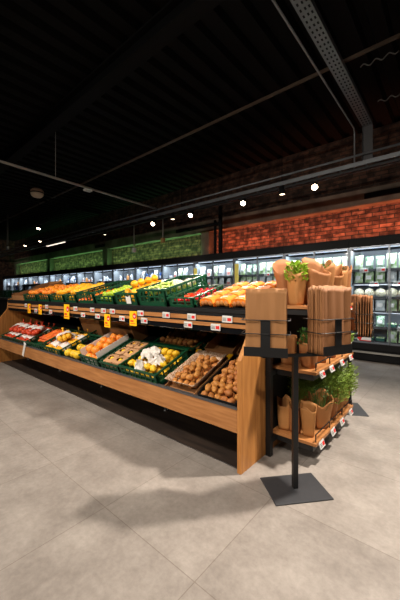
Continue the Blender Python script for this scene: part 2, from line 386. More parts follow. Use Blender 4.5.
def crate(M, w, d, h, label, m=GREEN):
    w -= .014; d -= .012
    o = thing('produce_crate', label, 'crate', M)
    crate_body(w, d, h).build('slatted_walls', m, o); crate_rim(w, d, h).build('rim', m, o); return o
def tray(M, w, d, h, label, m=CARD, name='cardboard_tray', flaps=False):
    w -= .012; b = MB(); t_ = .006; x0, x1 = -w / 2, w / 2
    o = thing(name, label, 'box', M)
    MB().box(x0, x1, 0, d, 0, t_).build('bottom', m, o)
    for (a, c) in ((x0, x0 + t_), (x1 - t_, x1)):
        MB().prism([(0, t_), (d, t_), (d, h), (.06, h * .9), (0, h * .75)], 'x', a, c).build('side_wall', m, o)
    MB().box(x0 + t_, x1 - t_, 0, t_, t_, h * (.7 if h != .05 else .3)).build('front_wall', m, o); MB().box(x0 + t_, x1 - t_, d - t_, d, t_, h).build('end_wall', m, o)
    return o

def fruit(name, bm, m, stem=None):
    o = bm.build(name, m, None, True)
    if stem: stem.build('stem_end', STEM, o, True)
    return o
def citrus(r):
    b = MB(); n = 8; pr = []
    for j in range(n + 1):
        t_ = PI * j / n; rr = r * math.sin(t_); z = -r * .94 * math.cos(t_)
        pr.append((max(rr, .001), z - (.004 if j == n else 0)))
    return b.lathe(pr, 12)
def lemonb(r):
    return MB().lathe([(.001, -r * 1.4), (r * .22, -r * 1.28), (r * .62, -r * .9), (r * .95, -r * .35), (r, .1 * r), (r * .85, r * .6), (r * .5, r * 1.0), (r * .25, r * 1.22), (r * .16, r * 1.36), (.001, r * 1.4)], 12)
def knob(r, h): return MB().lathe([(.004, 0), (.005, .003), (.003, .006)], 6, (0, 0, h))
protos = {}
def proto(kind):
    """a fresh first object of each kind"""
    if kind == 'orange': return fruit('orange', citrus(.036), ORANGE, knob(.036, .029))
    if kind == 'grapefruit': return fruit('grapefruit', citrus(.048), GRAPE, knob(.048, .04))
    if kind == 'pomelo': return fruit('large_yellow_fruit', citrus(.048), LEMON, knob(.048, .04))
    if kind == 'lemon': return fruit('lemon', lemonb(.029), LEMON)
    if kind == 'mango': return fruit('yellow_fruit', MB().blob((0, 0, 0), (.036, .048, .036), amp=.12, fr=1.5), MANGO)
    if kind == 'lime': return fruit('lime', lemonb(.026), LIME)
    if kind == 'tomato':
        o = fruit('tomato', MB().lathe([(.001, -.027), (.018, -.026), (.032, -.012), (.034, .003), (.029, .018), (.014, .025), (.001, .021)], 12), TOMATO)
        b = MB()
        for k in range(5): a = k * 2 * PI / 5; b.add([(0, 0, .026), (.012 * math.cos(a - .3), .012 * math.sin(a - .3), .028), (.022 * math.cos(a), .022 * math.sin(a), .024), (.012 * math.cos(a + .3), .012 * math.sin(a + .3), .028)], [(0, 1, 2, 3)])
        b.build('calyx', LEAFD, o); return o
    if kind == 'potato': return fruit('potato', MB().blob((0, 0, 0), (.023, .032, .021), 12, 8, .22, 1.6, 3), POTATO)
    if kind == 'carrot': return fruit('carrot', MB().tube([(0, -.08, 0), (0, -.07, 0), (0, 0, .002), (0, .06, 0), (0, .085, 0)], [.008, .017, .014, .008, .002], 10), CARROT)
    if kind == 'kiwi': return fruit('kiwi', MB().blob((0, 0, 0), (.026, .034, .025)), KIWI)
RAD = dict(orange=.036, grapefruit=.048, pomelo=.048, lemon=.036, mango=.042, lime=.031, tomato=.033, potato=.0265, carrot=.02, kiwi=.03)
CAT = dict(pomelo='fruit', orange='orange', grapefruit='grapefruit', lemon='lemon', mango='fruit', lime='lime', tomato='tomato', potato='potato', carrot='carrot', kiwi='kiwi')
def fill(frame, kind, w, v0, v1, base, label, group, layers=2, cat=None, gap=1.04, keep=1.0):
    """heap fruit of a kind on a bed: hexagonal layers, jittered"""
    r = RAD[kind]; hz = r * .78 if kind == 'potato' else (.026 if kind == 'mango' else (.03 if kind == 'lemon' else r * .95))
    flat = kind in ('lemon', 'lime')
    for l in range(layers):
        ins = r + l * r * .9; z = base + hz + l * r * 1.62
        rows = int((v1 - v0 - 2 * ins) / (r * 1.76 * gap)) + 1
        cols = int((w - 2 * ins) / (2 * r * gap)) + 1
        if rows < 1 or cols < 1: continue
        sx = (w - 2 * ins) / max(1, cols - .5) if cols > 1 else 0; sy = (v1 - v0 - 2 * ins) / max(1, rows - 1)
        for i in range(rows):
            for j in range(cols):
                if rnd.random() > keep and l == layers - 1: continue
                xx = -w / 2 + ins + sx * (j + (.5 if i % 2 else 0)); vv = v0 + ins + sy * i
                if cols == 1: xx = 0
                xx += rnd.uniform(-1, 1) * r * .08; vv += rnd.uniform(-1, 1) * r * .08
                rot = Euler((rnd.uniform(-.5, .5) + (PI / 2 if flat else 0), rnd.uniform(-.5, .5), rnd.uniform(0, 6.28))).to_matrix().to_4x4()
                if kind in ('potato', 'kiwi', 'mango'): rot = Euler((rnd.uniform(-.2, .2), rnd.uniform(-.3, .3), rnd.uniform(0, 6.28))).to_matrix().to_4x4()
                if kind == 'carrot': rot = Euler((0, 0, rnd.uniform(-.25, .25))).to_matrix().to_4x4()
                M = frame @ Matrix.Translation((xx, vv, z + rnd.uniform(0, .006))) @ rot @ Matrix.Scale(rnd.uniform(.92, 1.04), 4)
                if kind not in protos:
                    o = proto(kind); protos[kind] = o; place(o, M); tag(o, label, cat or CAT[kind], group)
                else: dup(protos[kind], M, label, cat or CAT[kind], group)

# ---- upper tier, right to left
def U(x0, x1, d, h, label): return crate(upp((x0 + x1) / 2), x1 - x0, d, h, label), (x0 + x1) / 2, x1 - x0
D = .55
# black tray with orange wrapped packs, next to the end panel
tray(upp(-1.275), .46, .6, .05, 'low black tray under orange wrapped packs beside the oak end panel', MATTE, 'black_tray')
def make_pack():
    o = thing('wrapped_produce_pack', '', 'pack')
    b = MB(); n = 0
    for i in range(3):
        for j in range(3): b.blob((-.036 + .036 * i, -.045 + .045 * j, .03 + .006 * ((i + j) % 2)), (.024, .027, .026), 8, 6, .15, 2, n); n += 1
    b.build('brown_produce', POTATO, o, True)
    b = MB(); pts = [(-.064, .004), (-.066, .03), (-.058, .058), (-.035, .068), (0, .071), (.035, .068), (.058, .058), (.066, .03), (.064, .004)]
    pin = [(x * .95, z * .95) for x, z in pts]
    b.prism(pts + pin[::-1], 'y', -.058, .05).prism(pts[1:-1], 'y', -.0605, -.058)
    b.build('orange_sleeve', ORWRAP, o); 
    b = MB(); b.box(-.02, .02, -.02, -.008, .0705, .073); b.build('white_print', WHITE, o)
    b = MB(); b.box(-.035, -.005, .024, .036, .0700, .0725).box(.008, .03, .024, .036, .0700, .0725); b.build('dark_print', DARKINK, o); return o
pk = make_pack(); k = 0
for r_ in range(4):
    for c_ in range(3):
        M = upp(-1.275 + (c_ - 1) * .142 + rnd.uniform(-.003, .003), .075 + r_ * .138, .008, rnd.uniform(-.04, .04))
        lb = 'orange sleeved pack of brown produce, %s row from the shelf front, %s' % (ORD[r_], ('left', 'middle', 'right')[c_])
        if k == 0: place(pk, M); tag(pk, lb, 'pack', 'orange sleeved packs')
        else: dup(pk, M, lb, 'pack', 'orange sleeved packs')
        k += 1
# tomatoes
cr, xc, w = U(-1.81, -1.53, .42, .085, 'low green crate of red tomatoes on the upper tier')
fill(upp(xc), 'tomato', w - .04, .03, .39, .008, 'red tomato in the low green crate on the upper tier', 'tomatoes in the low crate', 1, keep=1)
# lettuce and cauliflower in tall crate
cr, xc, w = U(-2.2, -1.83, .58, .155, 'tall green crate of lettuce and cauliflower left of the tomatoes')
def make_lettuce(rad, m1, seed):
    b = MB(); r2 = random.Random(seed)
    for k in range(16):
        a = k * 2.4; rr = rad * (.25 + .75 * k / 16); tilt = .2 + 1.0 * k / 16
        M0 = Euler((0, 0, a)).to_matrix().to_4x4(); vs = []; fs = []
        for i in range(5):
            for j in range(5):
                u = (i - 2) / 2; v = j / 4
                px = u * rr * .75 * math.sin(PI * (.15 + .8 * v)); pz = rad * .2 + v * rr * 1.3 * math.cos(tilt) ; py = v * rr * 1.1 * math.sin(tilt) + .02 * u * u
                vs.append(tuple(M0 @ Vector((px, py, pz + r2.uniform(-.008, .008) + abs(u) * .012))))
        for i in range(4):
            for j in range(4): a0 = i * 5 + j; fs.append((a0, a0 + 5, a0 + 6, a0 + 1))
        b.add(vs, fs)
    b.blob((0, 0, rad * .3), rad * .5, 10, 6)
    return b
for i, (dx, v) in enumerate(((-.07, .1), (.07, .13), (-.06, .25))):
    o = make_lettuce(.072, LETT, i).build('lettuce', LETT, None, True); place(o, upp(xc + dx, v, .085))
    tag(o, ('pale green lettuce at the front left of the tall crate', 'pale green lettuce at the front right of the tall crate', 'pale green lettuce in the second row of the tall crate')[i], 'lettuce')
def cauli(r, seed, name='cauliflower'):
    o = bpy.data.objects.new(name, None); COL.objects.link(o); b = MB(); r2 = random.Random(seed)
    b.blob((0, 0, r * .9), (r * .85, r * .85, r * .72), 14, 10, .1, 4, seed)
    for k in range(34):
        a = k * 2.4; t_ = 1.35 * math.sqrt(k / 34); b.blob((r * .78 * math.sin(t_) * math.cos(a), r * .78 * math.sin(t_) * math.sin(a), r * .9 + r * .66 * math.cos(t_)), r * .2, 6, 5)
    b.build('curd', CAULI, o, True)
    b = MB()
    for k in range(7):
        a = k * 2 * PI / 7; M0 = Euler((0, 0, a)).to_matrix().to_4x4(); vs = []; fs = []
        for i in range(4):
            for j in range(4):
                u = (i - 1.5) / 1.5; v = j / 3; vs.append(tuple(M0 @ Vector((u * r * .5 * (1 - .4 * v), r * (.35 + .68 * math.sin(v * 1.7)), r * (.05 + 1.0 * v)))))
        for i in range(3):
            for j in range(3): a0 = i * 4 + j; fs.append((a0, a0 + 4, a0 + 5, a0 + 1))
        b.add(vs, fs)
    b.build('outer_leaves', LETT, o, True); return o
ca0 = cauli(.07, 4); place(ca0, upp(xc + .08, .27, .05)); tag(ca0, 'white cauliflower right of the lettuces in the tall green crate', 'cauliflower')
for i, (dx, v) in enumerate(((-.09, .4), (.08, .42))): dup(ca0, upp(xc + dx, v, .03), 'white cauliflower in the tall green crate, rear row %s' % ('left', 'right')[i], 'cauliflower')
# mangoes
cr, xc, w = U(-2.57, -2.22, D, .12, 'green crate of deep yellow fruit on the upper tier, white card on its front')
fill(upp(xc), 'mango', w - .04, .02, .52, .008, 'deep yellow fruit heaped in the upper tier crate beside the lettuce', 'yellow fruit in the upper crate', 3)
o = thing('crate_card', 'blank white card fixed to the front of the yellow fruit crate', 'label', upp(-2.34, -.008, .02)); MB().box(-.035, .035, -.003, 0, 0, .075).build('card', PAPER, o); MB().box(-.014, .014, -.005, .002, .068, .08).build('clip', BLACK, o)
# limes
cr, xc, w = U(-2.94, -2.6, .45, .09, 'low green crate of limes on the upper tier')
fill(upp(xc), 'lime', w - .04, .02, .4, .008, 'yellow green lime in the low upper tier crate', 'limes in the low crate', 2)
# carrots in tall
cr, xc, w = U(-3.33, -2.96, D, .13, 'tall green crate with carrots left of the limes')
fill(upp(xc), 'carrot', w - .05, .06, .52, .008, 'orange carrot lying in the tall crate left of the limes', 'carrots in the tall upper crate', 1, gap=1.2)
for (a, c_, kind, nm, w_) in ((-3.65, -3.36, 'mango', 'yellow fruit', 'third crate from the left end'), (-4.06, -3.67, 'mango', 'yellow fruit', 'fourth crate'), (-4.48, -4.08, 'orange', 'bright oranges', 'fifth'), (-4.96, -4.5, 'orange', 'bright oranges', 'leftmost')):
    lab = {-3.65: 'green crate of yellow fruit left of the tall carrot crate', -4.06: 'green crate of yellow fruit right of the oranges', -4.48: 'green crate of oranges beside the crates of yellow fruit', -4.96: 'leftmost green crate of oranges, in front of the brown cartons'}[a]
    cr, xc, w = U(a, c_, D, .1, lab)
    fl = {-3.65: 'yellow fruit in the crate next to the tall carrot crate', -4.06: 'yellow fruit in the crate next to the oranges', -4.48: 'orange in the crate beside the yellow fruit', -4.96: 'orange in the leftmost crate before the brown cartons'}[a]
    fill(upp(xc), kind, w - .04, .02, .52, .008, fl, fl.replace('orange in', 'oranges in'), 2)
# brown cartons at the left end
for i, (xx, v, w, d, h) in enumerate(((-5.28, .02, .5, .3, .1), (-5.28, .36, .5, .3, .15))):
    tray(upp(xx, v), w, d, h, ('low brown cardboard tray at the left end of the upper tier', 'taller brown carton behind the low tray at the left end')[i], CARD)

# ---- lower tier
def Lc(x0, x1, d, h, label): return crate(low((x0 + x1) / 2), x1 - x0, d, h, label), (x0 + x1) / 2, x1 - x0
# potatoes beside the end panel
for i, (a, c_) in enumerate(((-1.385, -1.055), (-1.725, -1.405))):
    xc = (a + c_) / 2; w = c_ - a
    if i == 0:
        tray(low(xc), w, .5, .07, 'dark shallow box of loose potatoes beside the oak end panel', MATTE, 'potato_box')
        fill(low(xc), 'potato', w - .03, .01, .48, .007, 'potato in the dark shallow box beside the end panel', 'potatoes in the dark box', 2, gap=1.06)
    else:
        tray(low(xc), w, .46, .05, 'shallow brown box lined with a pale net under potatoes', CARD, 'potato_box')
        b = MB(); vs = []; fs = []; n = 14
        for yy in range(n + 1):
            for xx in range(n + 1):
                u = xx / n * 2 - 1; v = yy / n * 2 - 1; e = max(abs(u), abs(v))
                vs.append((u * (w / 2 - .012), .222 + v * .218, .012 + .075 * max(0, e - .7) / .3 + .014 * noise.noise(Vector((u * 5, v * 5, 2))) * (1 if e > .75 else .2)))
        for yy in range(n):
            for xx in range(n): a0 = yy * (n + 1) + xx; fs.append((a0, a0 + 1, a0 + n + 2, a0 + n + 1))
        b.add(vs, fs); o = b.build('net_liner', BROWNNET, None, True); md = o.modifiers.new('t', 'SOLIDIFY'); md.thickness = .002
        place(o, low(xc, .01, .006)); tag(o, 'crumpled pale net spread under the potatoes in the brown box', 'net')
        fill(low(xc, .01), 'potato', w - .07, .035, .40, .022, 'potato in the net lined box right of the lemon crate', 'potatoes in the net lined box', 2, keep=.9)
for i, xx in enumerate((-1.22, -1.56)):
    tray(low(xx, .52), .31, .34, .1, ('long brown carton behind the dark potato box', 'long brown carton behind the net lined potatoes')[i], CARD, 'brown_carton')
for i, xx in enumerate((-1.395, -1.73)):
    o = thing('yellow_corner_clip', ('yellow corner clip between the two potato boxes', 'yellow corner clip left of the net lined potatoes')[i], 'clip', low(xx, .46)); MB().box(-.008, .008, -.02, .02, .0, .075).build('upright_tab', YEL, o); MB().box(-.022, .022, -.02, .02, .075, .08).build('top_tab', YEL, o)
# lemons with white paper
crate(low(-2.045, 0), .51, .42, .115, 'large green crate of lemons and crumpled white paper'); xc, w = -2.045, .51
fill(low(xc), 'lemon', w - .05, .02, .40, .008, 'lemon in the large green crate with white paper', 'lemons in the large crate', 2, keep=.75)
def crumple(w, d, seed, amp=.035):
    b = MB(); n = 10; vs = []; fs = []
    for j in range(n + 1):
        for i in range(n + 1):
            u = i / n - .5; v = j / n - .5
            z = amp * (noise.noise(Vector((u * 4 + seed, v * 4, seed))) + .6 * noise.noise(Vector((u * 9, v * 9 + seed, 1)))) + .05 * (1 - 3 * (u * u + v * v))
            vs.append((u * w + .02 * noise.noise(Vector((u * 6, v * 6, seed + 5))), v * d + .02 * noise.noise(Vector((u * 6, v * 6, seed + 9))), z))
    for j in range(n):
        for i in range(n): a0 = j * (n + 1) + i; fs.append((a0, a0 + 1, a0 + n + 2, a0 + n + 1))
    return b.add(vs, fs)
for i, (dx, v, ww, dd, z) in enumerate(((-.08, .24, .17, .16, .1), (.1, .17, .12, .13, .09), (-.01, .08, .13, .09, .085))):
    o = crumple(ww, dd, i * 3.3 + 1, .05).build('crumpled_paper', PAPER, None, False); md = o.modifiers.new('t', 'SOLIDIFY'); md.thickness = .002
    place(o, low(xc + dx, v, z + .01, i)); tag(o, 'crumpled white wrapping paper in the lemon crate, ' + ('largest piece at its back left', 'piece right of the middle', 'piece at the front', 'piece at the back right')[i], 'paper')
# kraft packs
cr, xc, w = Lc(-2.62, -2.31, .45, .1, 'green crate of kraft wrapped packs with round windows')
def make_kraft():
    o = thing('kraft_pack', '', 'pack'); b = MB(); n = 20; sq = .062
    ring = []; vs = []; fs = []
    for k in range(n):
        a = 2 * PI * k / n; vs.append((.03 * math.cos(a), .03 * math.sin(a), .066))
    for k in range(n):
        a = 2 * PI * k / n; mx = max(abs(math.cos(a)), abs(math.sin(a))); vs.append((sq * math.cos(a) / mx, sq * math.sin(a) / mx, .06))
    for k in range(n):
        a = 2 * PI * k / n; mx = max(abs(math.cos(a)), abs(math.sin(a))); vs.append((sq * .92 * math.cos(a) / mx, sq * .92 * math.sin(a) / mx, 0))
    for k in range(n):
        k2 = (k + 1) % n; fs.append((k, k + n, k2 + n, k2)); fs.append((k + n, k + 2 * n, k2 + 2 * n, k2 + n))
    b.add(vs, fs); b.build('kraft_sleeve', mat('light_kraft', (196, 148, 104), .75, var=.1), o)
    b = MB()
    for (x_, y_) in ((-.025, -.025), (.025, -.025), (-.025, .025), (.025, .025), (0, 0)): b.blob((x_, y_, .03), .027, 10, 6)
    b.build('yellow_contents', LEMON, o, True); return o
kp = make_kraft(); k = 0
for r_ in range(3):
    for c_ in range(2):
        M = low(xc - .066 + .132 * c_, .085 + .138 * r_, .04, rnd.uniform(-.12, .12)) @ T(0, 0, 0, 0, rnd.uniform(-.06, .06), rnd.uniform(-.08, .08)); lb = 'kraft pack with round window, %s row, %s one in its green crate' % (ORD[r_], ('left', 'right')[c_])
        if k == 0: place(kp, M); tag(kp, lb, 'pack', 'kraft packs')
        else: dup(kp, M, lb, 'pack', 'kraft packs')
        k += 1
# kiwis behind
crate(low(-2.06, .46), .56, .36, .09, 'dark green crate of kiwis at the back of the lower tier'); fill(low(-2.06, .46), 'kiwi', .51, .02, .31, .008, 'brown kiwi in the rear crate of the lower tier', 'kiwis in the rear crate', 2)
# grapefruit
cr, xc, w = Lc(-3.0, -2.64, .45, .115, 'green crate holding a pale carton of large orange grapefruit')
o = thing('fruit_carton', 'pale cardboard carton lining the grapefruit crate', 'box', low(xc, .02, .008))
for nm, bx in (('side_wall', (-.155, -.15, 0, .4, 0, .16)), ('side_wall', (.15, .155, 0, .4, 0, .16)), ('end_wall', (-.15, .15, .396, .4, 0, .2)), ('front_wall', (-.15, .15, 0, .004, 0, .08)), ('bottom', (-.15, .15, 0.004, .396, 0, .004))):
    MB().box(*bx).build(nm, CARD if nm == 'end_wall' else PAPER, o)
fill(low(xc), 'grapefruit', w - .058, .03, .41, .014, 'large orange grapefruit in the pale carton', 'grapefruit in the carton', 1)
fill(low(xc), 'grapefruit', w - .09, .05, .41, .094, 'large orange grapefruit in the pale carton', 'grapefruit in the carton', 1)
# loose lemons in black tray
tray(low(-3.225), .4, .36, .05, 'low black tray of loose lemons left of the grapefruit', MATTE, 'black_tray')
fill(low(-3.225), 'pomelo', .36, .006, .22, .008, 'large pale yellow fruit loose in the low black tray', 'yellow fruit in the black tray', 1)
crate(low(-3.225, .37), .4, .4, .12, 'empty green crate behind the low black tray')
# net bags
def make_net(mn, seed):
    o = thing('net_bag', '', 'net bag'); b = MB(); r2 = random.Random(seed); 
    for i in range(3):
        for j in range(4):
            b.blob((-.052 + .052 * i + r2.uniform(-.006, .006), -.09 + .06 * j, .034 + r2.uniform(-.004, .012)), r2.uniform(.031, .036), 10, 7)
    b.build('netted_fruit', mn, o, True)
    b = MB(); b.tube([(0, .12, .035), (.005, .14, .05), (.012, .165, .075), (.02, .175, .1)], [.035, .012, .009, .018], 8); b.build('gathered_end', mn, o, True)
    b = MB(); vs = []; fs = []
    for j in range(5):
        for i in range(9):
            a = PI * (i / 8); vs.append((-.096 * math.cos(a), -.05 + .1 * (j / 4), .03 + .052 * math.sin(a) ** .7 + .004 * ((i + j) % 2)))
    for j in range(4):
        for i in range(8): a0 = j * 9 + i; fs.append((a0, a0 + 1, a0 + 10, a0 + 9))
    b.add(vs, fs); lab_o = b.build('paper_band', WRAP, o, True); md = lab_o.modifiers.new('t', 'SOLIDIFY'); md.thickness = .0015
    return o
netr = make_net(REDNET, 1); nety = make_net(YELNET, 2)
Lc(-5.5, -4.98, .45, .09, 'leftmost green crate of red net bags on the lower tier'); Lc(-4.96, -4.5, .45, .09, 'second green crate of red net bags on the lower tier')
k = 0
for ci, xc in enumerate((-5.24, -4.73)):
    for r_ in range(3):
        for c_ in range(2):
            M = low(xc - .11 + .215 * c_ + (.02 if r_ == 2 else 0), .13 + (.19 * r_ if r_ < 2 else .1), .012 + (.085 if r_ == 2 else 0), rnd.uniform(-.22, .22) + (.5 if r_ == 2 else 0))
            lb = 'red net bag with spotted white band, %s %s in the %s red net crate' % (('front', 'back', 'topmost')[r_], ('left', 'right')[c_], ('leftmost', 'second')[ci])
            if k == 0: place(netr, M); tag(netr, lb, 'net bag', 'red net bags')
            else: dup(netr, M, lb, 'net bag', 'red net bags')
            k += 1
cr, xc, w = Lc(-4.48, -4.02, .45, .1, 'green crate of carrots between the red and yellow net bags'); fill(low(xc), 'carrot', w - .05, .2, .44, .008, 'orange carrot in the lower crate beside the red net bags', 'carrots in the lower crate', 2, gap=1.25)
Lc(-4.0, -3.45, .45, .1, 'green crate of yellow net bags on the lower tier')
k = 0
for r_ in range(2):
    for c_ in range(2):
        M = low(-3.725 - .12 + .235 * c_, .125 + .19 * r_, .012, rnd.uniform(-.15, .15) + (0, .1)[r_]); lb = 'yellow net bag with spotted white band, %s %s in its green crate' % (('front', 'back')[r_], ('left', 'right')[c_])
        if k == 0: place(nety, M); tag(nety, lb, 'net bag', 'yellow net bags')
        else: dup(nety, M, lb, 'net bag', 'yellow net bags')
        k += 1
dup(nety, low(-3.74, .22, .1, 1.2), 'yellow net bag lying across the top of the other yellow bags', 'net bag', 'yellow net bags')
# cartons at the back of the lower tier
for i, xx in enumerate((-2.92, -3.52)):
    o = thing('brown_carton', ('closed brown carton standing behind the grapefruit crate on the lower tier', 'closed brown carton standing behind the yellow net bags on the lower tier')[i], 'box', low(xx, .78 if i else .5, .001))
    d0 = (.0, -.3)[i]
    MB().cham(-.23, .23, d0, d0 + .2, 0, .3, .004).build('carton', CARD, o)
    MB().box(-.228, .228, d0 + .08, d0 + .12, .3, .301).build('tape', PAPER, o)


# ------------------------------------------------------------------ herb end cap
EX0, EX1, EY0, EY1 = XE + .02, -.69, 1.95, 2.85
t2 = thing('herb_end_cap', 'three-shelf oak and black end rack of herbs against the oak end panel', 'shelf rack', T(-.85, 2.55, 0))
def P2(bm, name, m, smooth=False):
    o = bm.build(name, m, t2, smooth); o.location = (.85, -2.55, 0); return o
for (xx, yy) in ((EX0 + .02, EY0 - .06), (EX0 + .02, EY1 - .02)):
    P2(MB().box(xx - .018, xx + .018, yy - .018, yy + .018, 0, 1.0), 'post', BLACK)
for z in (.15, .61, 1.035):
    P2(MB().cham(EX0 + .002, EX1, EY0, EY1, z - .022, z, .002), 'shelf_board', OAKX)
    P2(MB().box(EX0 + .002, EX1 - .025, EY0 + .012, EY1 - .01, z - .062, z - .0225), 'shelf_frame', BLACK)
    P2(MB().box(EX0 + .002, EX0 + .04, EY0 - .08, EY0 + .01, z - .06, z - .024), 'shelf_arm', BLACK)
P2(MB().box(EX0, EX0 + .008, EY0, EY1, .09, 1.0), 'rear_panel', MATTE)
for z in (.17, .63):
    P2(MB().tube([(EX1 - .01, EY0 + .02, z + .03), (EX1 - .01, EY1 - .02, z + .03)], .004, 6), 'guard_wire', BLACK)
    for yy in (EY0 + .02, 2.25, 2.55, EY1 - .02): P2(MB().tube([(EX1 - .01, yy, z - .018), (EX1 - .01, yy, z + .03)], .004, 6), 'wire_post', BLACK)
for i, (yy, z) in enumerate(((2.04, .118), (2.28, .118), (2.5, .118), (2.75, .118), (2.05, .578), (2.25, .578), (2.5, .578), (2.75, .578), (2.72, 1.0))):
    put_tag(T(EX1 + .001, yy, z, PI / 2, -.35), 'white price tag on the herb rack, %s' % ('first from the camera on the bottom board', 'second on the bottom board', 'third on the bottom board', 'fourth on the bottom board', 'first from the camera on the middle board', 'second on the middle board', 'third on the middle board', 'fourth on the middle board', 'alone on the top board')[i], 'price tags on the herb rack')

def sleeve(h, rb, rt, peak, seed, lean=0):
    """open cone of crumpled paper; +y side higher"""
    r2 = random.Random(seed); b = MB(); n = 24; m = 9; vs = []; fs = []
    for j in range(m + 1):
        v = j / m
        for i in range(n):
            a = 2 * PI * i / n
            sq = 1 / max(abs(math.cos(a)), abs(math.sin(a))) ** .7
            rr = (rb + (rt - rb) * v ** .8) * sq * (1 + .10 * noise.noise(Vector((math.cos(a) * 1.8, math.sin(a) * 1.8, v * 2.5 + seed))) + .05 * math.sin(a * 4 + seed) * v)
            top = h + peak * math.sin(a) + (.007 * math.sin(a * 4 + seed * 2)) + .05 * noise.noise(Vector((math.cos(a) * 1.3, math.sin(a) * 1.3, seed)))
            vs.append((rr * math.cos(a), rr * .72 * math.sin(a), v * (top if j == m else h + (top - h) * v)))
    for j in range(m):
        for i in range(n):
            a0 = j * n + i; c0 = j * n + (i + 1) % n; fs.append((a0, c0, c0 + n, a0 + n))
    fs.append(tuple(range(n - 1, -1, -1)))
    return b.add(vs, fs)
def leaves(n, rad, h0, h1, seed, size=.02, fine=False, droop=0):
    r2 = random.Random(seed); b = MB()
    for k in range(n):
        a = r2.uniform(0, 6.28); q = math.sqrt(r2.random()); x = q * rad * math.cos(a); y = q * rad * math.sin(a); z = r2.uniform(h0, h1) - droop * q * q
        d = Vector((math.cos(a) * q, math.sin(a) * q, r2.uniform(-.2, .9))).normalized(); u = d.cross(Vector((r2.uniform(-1, 1), r2.uniform(-1, 1), 1))).normalized(); w_ = d.cross(u)
        s_ = size * r2.uniform(.6, 1.2); p = Vector((x, y, z)); wd = .18 if fine else .42
        b.add([tuple(p), tuple(p + d * s_ * .5 + u * s_ * wd + w_ * s_ * .1), tuple(p + d * s_ * 1.1 - w_ * s_ * .15), tuple(p + d * s_ * .5 - u * s_ * wd + w_ * s_ * .1)], [(0, 1, 2), (0, 2, 3)])
        if k % 5 == 0: b.tube([(x * .35, y * .35, h0 - .06), (x * .8, y * .8, (h0 + z) / 2 - .01), (x, y, z)], .0012, 4, False)
    return b
def herb(x, y, z, h, rb, rt, peak, seed, label, green=None, rz=0, tilt=0, group=None, lm=LEAF, size=.022, spread=1.0, up=.06, n=170):
    o = thing('paper_wrapped_herb', label, 'herb', T(x, y, z, rz, tilt), group)
    so = sleeve(h, rb, rt, peak, seed).build('paper_sleeve', KRAFT, o, True); md = so.modifiers.new('t', 'SOLIDIFY'); md.thickness = .0015
    if green: leaves(n, rt * spread, h * .75, h + up, seed, size, green == 'fine').build('foliage', lm, o)
    return o
GT = 'paper wrapped herbs on the top board'
Z1, Z2, Z3 = 1.035, .61, .15
top = [(-.945, 2.12, .235, .05, .10, .06, None, 'large wide open paper sleeve at the near left of the top board', .75),
       (-.85, 2.015, .195, .038, .056, .02, 'leaf', 'paper sleeve with bright green leaves spilling over, at the front of the top board', 2.6),
       (-.75, 2.12, .235, .04, .07, .05, None, 'tall pointed paper sleeve right of the leafy one on the top board', .9),
       (-.90, 2.33, .245, .045, .085, .05, 'leaf', 'paper sleeve behind the large open one, second row left of top board', .2),
       (-.76, 2.30, .235, .04, .07, .045, 'leaf', 'paper sleeve with green tips, second row right of top board', -.7),
       (-.90, 2.53, .225, .045, .08, .05, None, 'plain paper sleeve in the third row left of top board', -1.1),
       (-.76, 2.48, .235, .04, .07, .05, None, 'plain pointed paper sleeve in the third row right of top board', .5),
       (-.76, 2.65, .235, .04, .07, .05, 'leaf', 'paper sleeve with dark green tips, fourth row right of top board', -.6),
       (-.90, 2.72, .215, .045, .075, .04, None, 'plain paper sleeve in the fourth row left of top board', .5),
       (-.755, 2.80, .235, .036, .062, .05, None, 'farthest paper sleeve at the far right of top board', -1.0)]
for i, (x, y, h, rb, rt, pk_, g, lb, rz) in enumerate(top): herb(x, y, Z1, h * 1.14, rb * 1.1, rt * 1.18, pk_, i * 1.7 + 2, lb, g, rz, 0, GT, (LEAFY if i == 1 else LEAF) if i in (1, 4) else LEAFD, .03 if i == 1 else .022, .95 if i == 1 else .75, .07 if i == 1 else .03, 260 if i == 1 else 90)
mid = [(-.93, 2.06, .2, .045, .06, .01, None, 'paper sleeve at the near left of the middle board', .3), (-.78, 2.06, .2, .045, .065, .02, 'leaf', 'printed paper sleeve at the near right of the middle board', -.4),
       (-.78, 2.26, .19, .045, .06, .02, None, 'paper sleeve in the second row of the middle board', .6), (-.78, 2.50, .19, .045, .06, .02, 'leaf', 'paper sleeve with green tips in the third row of the middle board', 0), (-.80, 2.70, .19, .045, .06, .02, None, 'paper sleeve in the fourth row of the middle board', .8)]
for i, (x, y, h, rb, rt, pk_, g, lb, rz) in enumerate(mid): herb(x, y, Z2, h, rb, rt, pk_, i * 2.3 + 31, lb, g, rz, 0, 'paper wrapped herbs on the middle board', LEAFD)
lowh = [(-.945, 2.03, .2, .038, .05, .015, None, 'narrow paper sleeve at the near left of the bottom board', .2), (-.865, 2.03, .19, .032, .042, .01, None, 'second narrow paper sleeve on the bottom board', -.3),
        (-.775, 2.04, .2, .036, .052, .03, None, 'third paper sleeve on the bottom board, split down its side', .3), (-.755, 2.22, .22, .042, .078, .03, 'fine', 'wide paper sleeve of parsley leaning out over the bottom board edge', .9),
        (-.76, 2.44, .2, .042, .072, .02, 'fine', 'parsley sleeve behind the wide leaning one on the bottom board', .2), (-.76, 2.61, .2, .042, .07, .02, 'fine', 'parsley sleeve in the middle of the bottom board', .7),
        (-.765, 2.77, .2, .042, .07, .02, 'fine', 'bushy bright parsley sleeve near the far end of the bottom board', 1),
        (-.92, 2.28, .2, .042, .06, .02, 'fine', 'parsley sleeve at the rear of the bottom board', 0), (-.92, 2.55, .2, .042, .06, .02, 'fine', 'second parsley sleeve at the rear of the bottom board', .5)]
